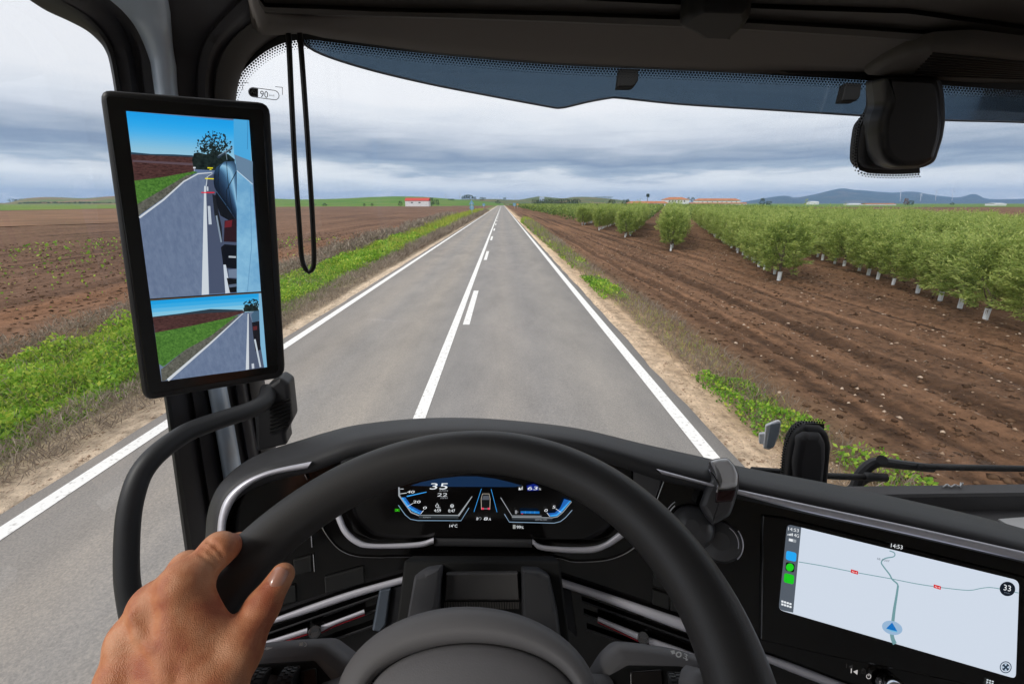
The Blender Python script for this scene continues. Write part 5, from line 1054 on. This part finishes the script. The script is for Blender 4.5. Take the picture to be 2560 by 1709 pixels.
    # keep the palm and fingers out of the rim they hold
    v = X-WC.astype(np.float32); hh = v@WN.astype(np.float32); qv = np.linalg.norm(v-hh[..., None]*WN.astype(np.float32), axis=-1)-WR; tor = np.sqrt(qv*qv+hh*hh)-Wr-.0004
    S = -smin(-S, tor, .002)
    V, Q = surface_nets(S, lo, h); return V, Q
V, Q = hand_mesh()
def skin():
    m = mat('skin', (.42,.20,.115), .45, spec=.4, sss=.08); nt = m.node_tree; N = nt.nodes; L = nt.links; b = N["Principled BSDF"]; g_ = N.new("ShaderNodeNewGeometry")
    def noise(sc, det=4):
        n = N.new("ShaderNodeTexNoise"); n.inputs['Scale'].default_value = sc; n.inputs['Detail'].default_value = det; L.new(g_.outputs['Position'], n.inputs[0]); return n.outputs[0]
    n1, n2 = noise(46, 6), noise(340, 4); r = N.new("ShaderNodeValToRGB"); L.new(n1, r.inputs[0])
    for i, (p, c) in enumerate([(.34, (.46,.135,.065)), (.5, (.62,.245,.118)), (.66, (.72,.345,.19))]):
        el = r.color_ramp.elements[i] if i < 2 else r.color_ramp.elements.new(p); el.position = p; el.color = (*c, 1)
    L.new(r.outputs[0], b.inputs['Base Color'])
    vo = N.new("ShaderNodeTexVoronoi"); vo.inputs['Scale'].default_value = 1300; L.new(g_.outputs['Position'], vo.inputs[0])
    ad = N.new("ShaderNodeMath"); L.new(n2, ad.inputs[0]); L.new(vo.outputs[0], ad.inputs[1])
    bp = N.new("ShaderNodeBump"); bp.inputs['Strength'].default_value = .4; bp.inputs['Distance'].default_value = .0008; L.new(ad.outputs[0], bp.inputs['Height']); L.new(bp.outputs[0], b.inputs['Normal'])
    return m
SK = skin()
person = thing('person', "driver's bare left hand gripping the rim of the steering wheel, thumb pointing up", 'person', HP['wrist'][0])
body = mk('body', V, Q, SK, person)
sm = body.modifiers.new('smooth', 'SMOOTH'); sm.factor = .5; sm.iterations = 3
# thumb nail
a, b = HP['tip_ip'][0], HP['ttip'][0]; t_ = (b-a)/np.linalg.norm(b-a); c = b-t_*.004; vv = EYEV-c; vv -= t_*(vv@t_); vv /= np.linalg.norm(vv); side = np.cross(t_, vv); vv = vv*cos(-.25)+side*sin(-.25); side = np.cross(t_, vv)
rows = []
for u in np.linspace(-1, 1, 9):
    row = []
    for w_ in np.linspace(-1, 1, 9):
        wid = .0066*(1-.12*max(0, u)**2-.3*max(0, -u)**3); row.append(c+t_*(u*.0085*(1-.12*w_*w_) if u > 0 else u*.0075)+side*w_*wid+vv*(.0118-.0034*w_*w_-.0012*abs(u)**3))
    rows.append(row)
V, Fc = grid(rows); V2 = V-vv*.003; n = len(V); mk('thumb_nail', np.vstack([V, V2]), Fc+[[i+n for i in f[::-1]] for f in Fc], mat('nail', (.50,.24,.17), .25, spec=.5, coat=.3), body)
# ================================================================== FAR THINGS
WALLW = mat('white_render', (.72,.73,.75), .8, var=(.5, (.60,.61,.62), .5, .7)); ROOFR = mat('red_roof', (.50,.06,.045), .8); TILE = mat('terracotta_tiles', (.46,.19,.085), .85, var=(.4, (.36,.14,.06), .42, .6)); DARKW = mat('dark_opening', (.03,.035,.045), .4)
def house(name, label, x0, x1, yb, ye, yr, d, depth, roofm, wins=(), hip=0., wallm=None, group=None, zb=None):
    p0, p1 = PD(x0, yb, d), PD(x1, yb, d); ax = p1-p0; ax[2] = 0; Lw = np.linalg.norm(ax); ax /= Lw; bk = np.array([-ax[1], ax[0], 0.])
    z0 = FZ-.4 if zb is None else zb; ze = PD(x0, ye, d)[2]; zr_ = PD(x0, yr, d)[2]; o = thing(name, label, 'building', (p0[0], p0[1], z0), group)
    at = lambda u, v, z: np.array([p0[0], p0[1], 0])+ax*u+bk*v+np.array([0, 0, z])
    V = [at(0,0,z0), at(Lw,0,z0), at(Lw,depth,z0), at(0,depth,z0), at(0,0,ze), at(Lw,0,ze), at(Lw,depth,ze), at(0,depth,ze), at(0+hip,depth/2,zr_), at(Lw-hip,depth/2,zr_)]
    mk('wall', V, [(0,1,5,4), (1,2,6,5), (2,3,7,6), (3,0,4,7)]+([] if hip else [(5,6,9), (7,4,8)]), wallm or WALLW, o, smooth=False)
    e = .35; V = [at(-e,-e,ze+.02), at(Lw+e,-e,ze+.02), at(Lw+e,depth+e,ze+.02), at(-e,depth+e,ze+.02), at(hip-(0 if hip else e),depth/2,zr_+.12), at(Lw-hip+(0 if hip else e),depth/2,zr_+.12)]; V += [v-np.array([0,0,.18]) for v in V]
    F_ = [(0,1,5,4), (2,3,4,5), (1,2,5), (3,0,4)]; mk('roof', V, F_+[tuple(i+6 for i in f[::-1]) for f in F_]+[(0,6,7,1), (1,7,8,2), (2,8,9,3), (3,9,6,0)], roofm, o, smooth=False)
    for xc, yc, w_, h_ in wins:
        c = PD(xc, yc, d); u = (c-p0)@ax; hw, hh = w_*d/F_PX/2, h_*d/F_PX/2; V, Fc = box(at(u, -.03, c[2]), (hw*2, .1, hh*2), [ax, bk, np.array([0,0,1.])]); mk('window', V, Fc, DARKW, o, smooth=False)
    return o
house('barn', 'white barn with a red roof and two small windows at the field edge', 1013.5, 1072, 516.5, 501.5, 495, 395, 9, ROOFR, [(1030.5,506.5,5,2.6),(1049.5,506.5,5,2.6)])
house('shed', 'low white shed with dark open bays beyond the barn', 1093, 1135, 512.6, 506.5, 504.6, 640, 8, mat('grey_roof', (.40,.41,.42), .7), [(1104,510,20,3.6),(1119,509.6,2,2),(1124,509.6,2,2),(1129,509.6,2,2)])
house('farm_wing', 'long low farm wing with an orange tiled roof left of the main farmhouse', 1571, 1671, 513, 508, 503, 430, 9, TILE, [(1600,510,3,2),(1630,510,3,2)], hip=3)
house('farmhouse', 'white farmhouse with a hipped orange roof and a row of dark windows', 1661, 1722, 513, 498.8, 493, 445, 11, TILE, [(1673+i*7.4,503,2.6,3.6) for i in range(6)], hip=6)
house('farm_barn', 'long white farm building with an orange roof right of the farmhouse', 1742, 1850, 513, 501.3, 496.3, 450, 10, TILE, [(1756+i*12,505,2,2.2) for i in range(8)], hip=3)
house('farm_wall', 'low white outbuilding row with narrow tiled roof in front of the long farm building', 1726, 1866, 514, 508.6, 506.6, 415, 4, TILE)
house('warehouse', 'pale blue warehouse standing on the hill past the road end', 1349.5, 1360.5, 501, 494, 492.4, 900, 12, mat('blue_roof', (.42,.50,.66), .6), wallm=mat('blue_wall', (.45,.54,.72), .7), zb=2.)
house('warehouse', 'white warehouse at the foot of the mountains', 2027, 2047, 509, 505, 503.4, 900, 14, WALLW)
house('warehouse', 'white flat shed right of the orange roofed sheds, above the olive tops', 2124, 2156, 513, 509.8, 508.6, 620, 12, WALLW)
house('warehouse', 'long shed with orange roof peeping over the olive tops', 2165, 2240, 513, 510.2, 508.3, 600, 10, TILE)
house('greenhouse', 'low white greenhouse near the right edge above the olive tops', 2489, 2516, 513, 509.5, 508, 500, 12, WALLW)
# trees far off
FT = leaf_mat('far_leaves', [(0, (.022,.04,.016)), (.5, (.045,.075,.026)), (1, (.09,.125,.045))], .15)
FTR = leaf_mat('rusty_leaves', [(0, (.10,.05,.03)), (.5, (.20,.10,.055)), (1, (.28,.16,.08))], .15)
def far_tree(label, xc, yb, yt, wpx, d, m=None, n=220, name='tree', group='trees scattered in the distance', base=None):
    b = PD(xc, yb, d); top = PD(xc, yt, d)[2]; z0 = base if base is not None else min(b[2], FZ) if yb > 509 else b[2]; H_ = top-z0; Wd = wpx*d/F_PX; o = thing(name, label, 'tree', (b[0], b[1], z0), group)
    a = rng.uniform(0, 2*pi, n); u = rng.uniform(.16, 1, n); lob = 1+.25*np.sin(a*3+rng.uniform(0, 6))+.2*np.sin(u*9+rng.uniform(0, 6)); rr = Wd/2*np.sin(np.clip(u*.94, .08, .97)*pi)**.55*rng.uniform(.35, 1, n)**.5*lob
    P = np.stack([b[0]+rr*np.cos(a), b[1]+rr*np.sin(a), z0+u*H_], 1); D = np.stack([np.cos(a), np.sin(a), .4+0*a], 1)+rng.normal(0, .6, (n, 3)); s = (H_+Wd)*.5
    V, Q = cards(P, D, s*rng.uniform(.10, .22, n), s*rng.uniform(.07, .14, n)); mk('crown', V, Q, m or FT, o, smooth=False, tint=np.repeat(np.clip(.2+.5*u+rng.normal(0, .15, n), 0, 1), 4))
    V, Fc = tube([(b[0],b[1],z0-.3), (b[0],b[1],z0+H_*.35)], [s*.035, s*.02], 6); mk('trunk', V, Fc, BARK, o); return o
far_tree('round brownish bush just left of the white barn', 1001, 514, 503.4, 8, 400)
far_tree('dark leafy tree hugging the right end of the white barn', 1079, 514, 495.5, 14, 410)
far_tree('small round tree between the barn and the low shed', 1094, 512, 499.5, 7, 520)
for lab, x, yb, yt, w_ in (('low dark bush behind the low shed', 1124, 506, 497.5, 9), ('tiny dark bush behind the low shed roof', 1132, 506, 497, 8), ('rounded dark bush in the green field right of the shed', 1161.5, 510, 504, 9), ('dark bush left of the road end', 1245, 509.5, 502, 11), ('small bush on the far slope left of the road end', 1204, 501.5, 494, 9)): far_tree(lab, x, yb, yt, w_, 700)
for i, (x, yt, w_) in enumerate(((1158,490.5,8),(1165,488.5,9),(1170,486.5,8),(1177,488,11),(1186,492,8),(1211,494,6),(1262,494,7))): far_tree('dark tree in the clump on the skyline beyond the road', x, 499, yt, w_, 860, group='skyline trees beyond the road')
for i in range(15): far_tree('dark green tree in the row behind the left part of the grove', 1334+i*5.1+rng.uniform(-1, 1), 510, 498+rng.uniform(-1, 2), 8, 480, group='row of dark trees behind the grove', n=140)
for i in range(8): far_tree('dark green tree in the second row nearer the farm', 1410+i*5.2, 510, 497.5+rng.uniform(-1, 2.5), 8, 500, group='second row of dark trees', n=140)
for i in range(10): far_tree('small dark tree on the hill crest left of the palm', 1488+i*4.4, 497, 491+rng.uniform(-.8, 1.2), 6, 1350, group='hill crest trees', n=90)
far_tree('round dark bush left of the long farm wing', 1529, 511, 500.5, 18, 460); far_tree('bushy dark tree at the left end of the farm wing', 1562, 511, 500, 16, 440); far_tree('pointed dark shrub beside the farm wing', 1569, 511, 498.5, 7, 440)
far_tree('dark tree between the farmhouse and the long barn', 1731, 508, 494.5, 8, 480); far_tree('small dark tree behind the farmhouse right corner', 1720, 504, 494, 7, 490)
far_tree('lone tree with a rounded head standing above the olives right of the farm', 1905, 512, 496.5, 10, 520); far_tree('low dark bush beside the lone tree right of the farm', 1921, 512, 503.5, 12, 520)
far_tree('rusty brown columnar tree above the olives', 2263, 513, 496.5, 8, 520, FTR); far_tree('green round tree beside the rusty columnar tree', 2275, 513, 502.5, 13, 520); far_tree('tiny dark bush above the olives under the right hand hill', 2380, 512, 507, 8, 600)
for lab, x in (('scrubby bush on the field edge, leftmost beyond the monitor', 783), ('scrubby bush on the field edge beside the cord', 812), ('little bush on the green field edge, left of the barn', 911), ('small bush on the field edge well left of the barn', 931)): far_tree(lab, x, 516, 508.5, 10 if x < 900 else 5, 420)
for x in (20, 30, 38): far_tree('dark scrub tree on the knoll at the left horizon', x*1.6, 507, 497.5+rng.uniform(-1, 2), 16, 1500, group='scrub on the left knoll', n=120)
for i in range(14): far_tree('dark shrub in the hedge line under the left hill', 62+i*17, 513.5-(i > 3)*1.5, 506+rng.uniform(-1, 1.5), 24, 1000, group='hedge line under the left hill', n=110, base=-.3)
# palm
b = PD(1618, 511, 450); pt = thing('palm_tree', 'single tall palm rising above the long farm wing', 'palm', (b[0], b[1], FZ)); zt_ = PD(1618, 489, 450)[2]
V, Fc = tube([(b[0],b[1],FZ),(b[0],b[1],zt_)], [.3,.22], 8); mk('trunk', V, Fc, BARK, pt); n = 160; a = rng.uniform(0, 2*pi, n); ph = rng.uniform(-1.2, 1.4, n)
D = np.stack([np.cos(a)*np.cos(ph), np.sin(a)*np.cos(ph), np.sin(ph)], 1); P = np.array([b[0], b[1], zt_])+D*.3; V, Q = cards(P, D, rng.uniform(1.4, 2.1, n), .4); mk('crown', V, Q, FT, pt, smooth=False, tint=np.repeat(rng.uniform(.1, .7, n), 4))
# road signs
SB = mat('sign_blue_grey', (.15,.33,.50), .5, metal=.0); SPOST = mat('galvanised', (.42,.44,.46), .45, metal=.5)
def sign(label, xp, yb, plates, d, m=SB):
    b = PD(xp, yb, d); o = thing('road_sign', label, 'road sign', (b[0], b[1], float(b[2]))); k = d/F_PX
    zt_ = max(PD(xp, p[2], d)[2] for p in plates); V, Fc = tube([b-np.array([0,0,.3]), (b[0],b[1],zt_)], max(.045, .4*k), 8); mk('post', V, Fc, SPOST, o)
    for shape, xc, yc, r in plates:
        c = PD(xc, yc, d)+np.array([0,-.06,0]); r_ = r*k; N_ = {'tri': 3, 'disc': 24, 'box': 4}[shape]; a0 = {'tri': pi/2, 'disc': 0, 'box': pi/4}[shape]
        P = np.array([c+np.array([r_*cos(a0+2*pi*i/N_), 0, r_*sin(a0+2*pi*i/N_)]) for i in range(N_)]); V, Fc = slab(P, (0,-1,0), .05, .012); mk('plate', V, Fc, m, o, sharp=30)
    return o
sign('grey blue roadside post with a triangular plate above a round one', 1180.5, 544, [('tri',1179,507.5,8),('disc',1179.4,519,5.6)], 88)
sign('small round blue sign far along the left verge', 1209.5, 520.5, [('disc',1209.5,512,3.6)], 235); sign('small square blue sign far along the right verge', 1286, 521, [('box',1286,511.5,5.0)], 225)
sign('tiny orange marker beside the square blue sign', 1294, 520, [('box',1294,511.5,2.6)], 240, mat('sign_orange', (.7,.25,.05), .6))
# pylons and wind turbines
STEEL = mat('far_steel', (.45,.47,.50), .5)
for lab, x, yb, yt in (('faint lattice pylon on the skyline left of the tree clump', 1150, 500, 481), ('fainter pylon on the skyline above the low shed', 1114.5, 500, 485.5), ('slim mast on the skyline above the road end', 1288, 500, 488.5)):
    b = PD(x, yb, 1600); t_ = PD(x, yt, 1600)[2]; H_ = t_-b[2]; mb = MB()
    for sx in (-1, 1): mb.add(*tube([b+np.array([sx*H_*.09,0,0]), (b[0]+sx*.3,b[1],t_)], .22, 4))
    if 'mast' not in lab:
        for k in range(3): z = b[2]+H_*(.66+.13*k); mb.add(*tube([(b[0]-H_*.17,b[1],z), (b[0]+H_*.17,b[1],z)], .2, 4))
    for k in range(4): z = b[2]+H_*k/4; q_ = H_*.09*(1-k/4); mb.add(*tube([(b[0]-q_,b[1],z), (b[0]+q_*.75,b[1],z+H_/4)], .16, 4))
    tag(mb.build('pylon', STEEL, None, smooth=False), lab, 'pylon')
TURB = mat('turbine_white', (.75,.76,.78), .5)
def turbine(label, x, yb, yh, rpx, a0, d=5000):
    b = PD(x, yb, d); hb = PD(x, yh, d); o = thing('wind_turbine', label, 'wind turbine', b, 'wind turbines on the blue hills'); V, Fc = tube([b-np.array([0,0,40]), hb], [3.4, 2.2], 8); mk('tower', V, Fc, TURB, o); V, Fc = box(hb+np.array([0,2,1.]), (5, 12, 5)); mk('nacelle', V, Fc, TURB, o, smooth=False)
    R_ = rpx*d/F_PX
    for k in range(3): a = a0+k*2*pi/3; dv = np.array([cos(a), 0, sin(a)]); V, Fc = tube([hb+np.array([0,-6,1])+dv*R_*q for q in (.03, .25, 1)], [1.5, 2.4, .7], 6); mk('blade', V, Fc, TURB, o)
turbine('wind turbine left of the others on the blue hills, over the rusty tree', 2252.5, 494, 476, 10, .5); turbine('small wind turbine low on the blue hills between two larger ones', 2303, 494, 486, 6, 1.2); turbine('wind turbine on the right slope of the blue hills', 2341, 492, 477.5, 10, .9); turbine('rightmost wind turbine beside the pointed hill', 2382.5, 492, 475.5, 11, 1.35)
# haze
def haze():
    m = bpy.data.materials.new('haze_air'); m.use_nodes = True; nt = m.node_tree; nt.nodes.remove(nt.nodes['Principled BSDF']); v = nt.nodes.new("ShaderNodeVolumePrincipled")
    v.inputs['Color'].default_value = (.34,.58,1,1); v.inputs['Density'].default_value = 1.0e-4; v.inputs['Anisotropy'].default_value = .1; nt.links.new(v.outputs[0], nt.nodes['Material Output'].inputs['Volume'])
    V, Fc = box((0, 6000, 130), (18400, 12400, 264)); tag(mk('haze', V, Fc, m, None, smooth=False), 'thin pale blue haze over the plain', 'haze', kind='stuff')
haze()
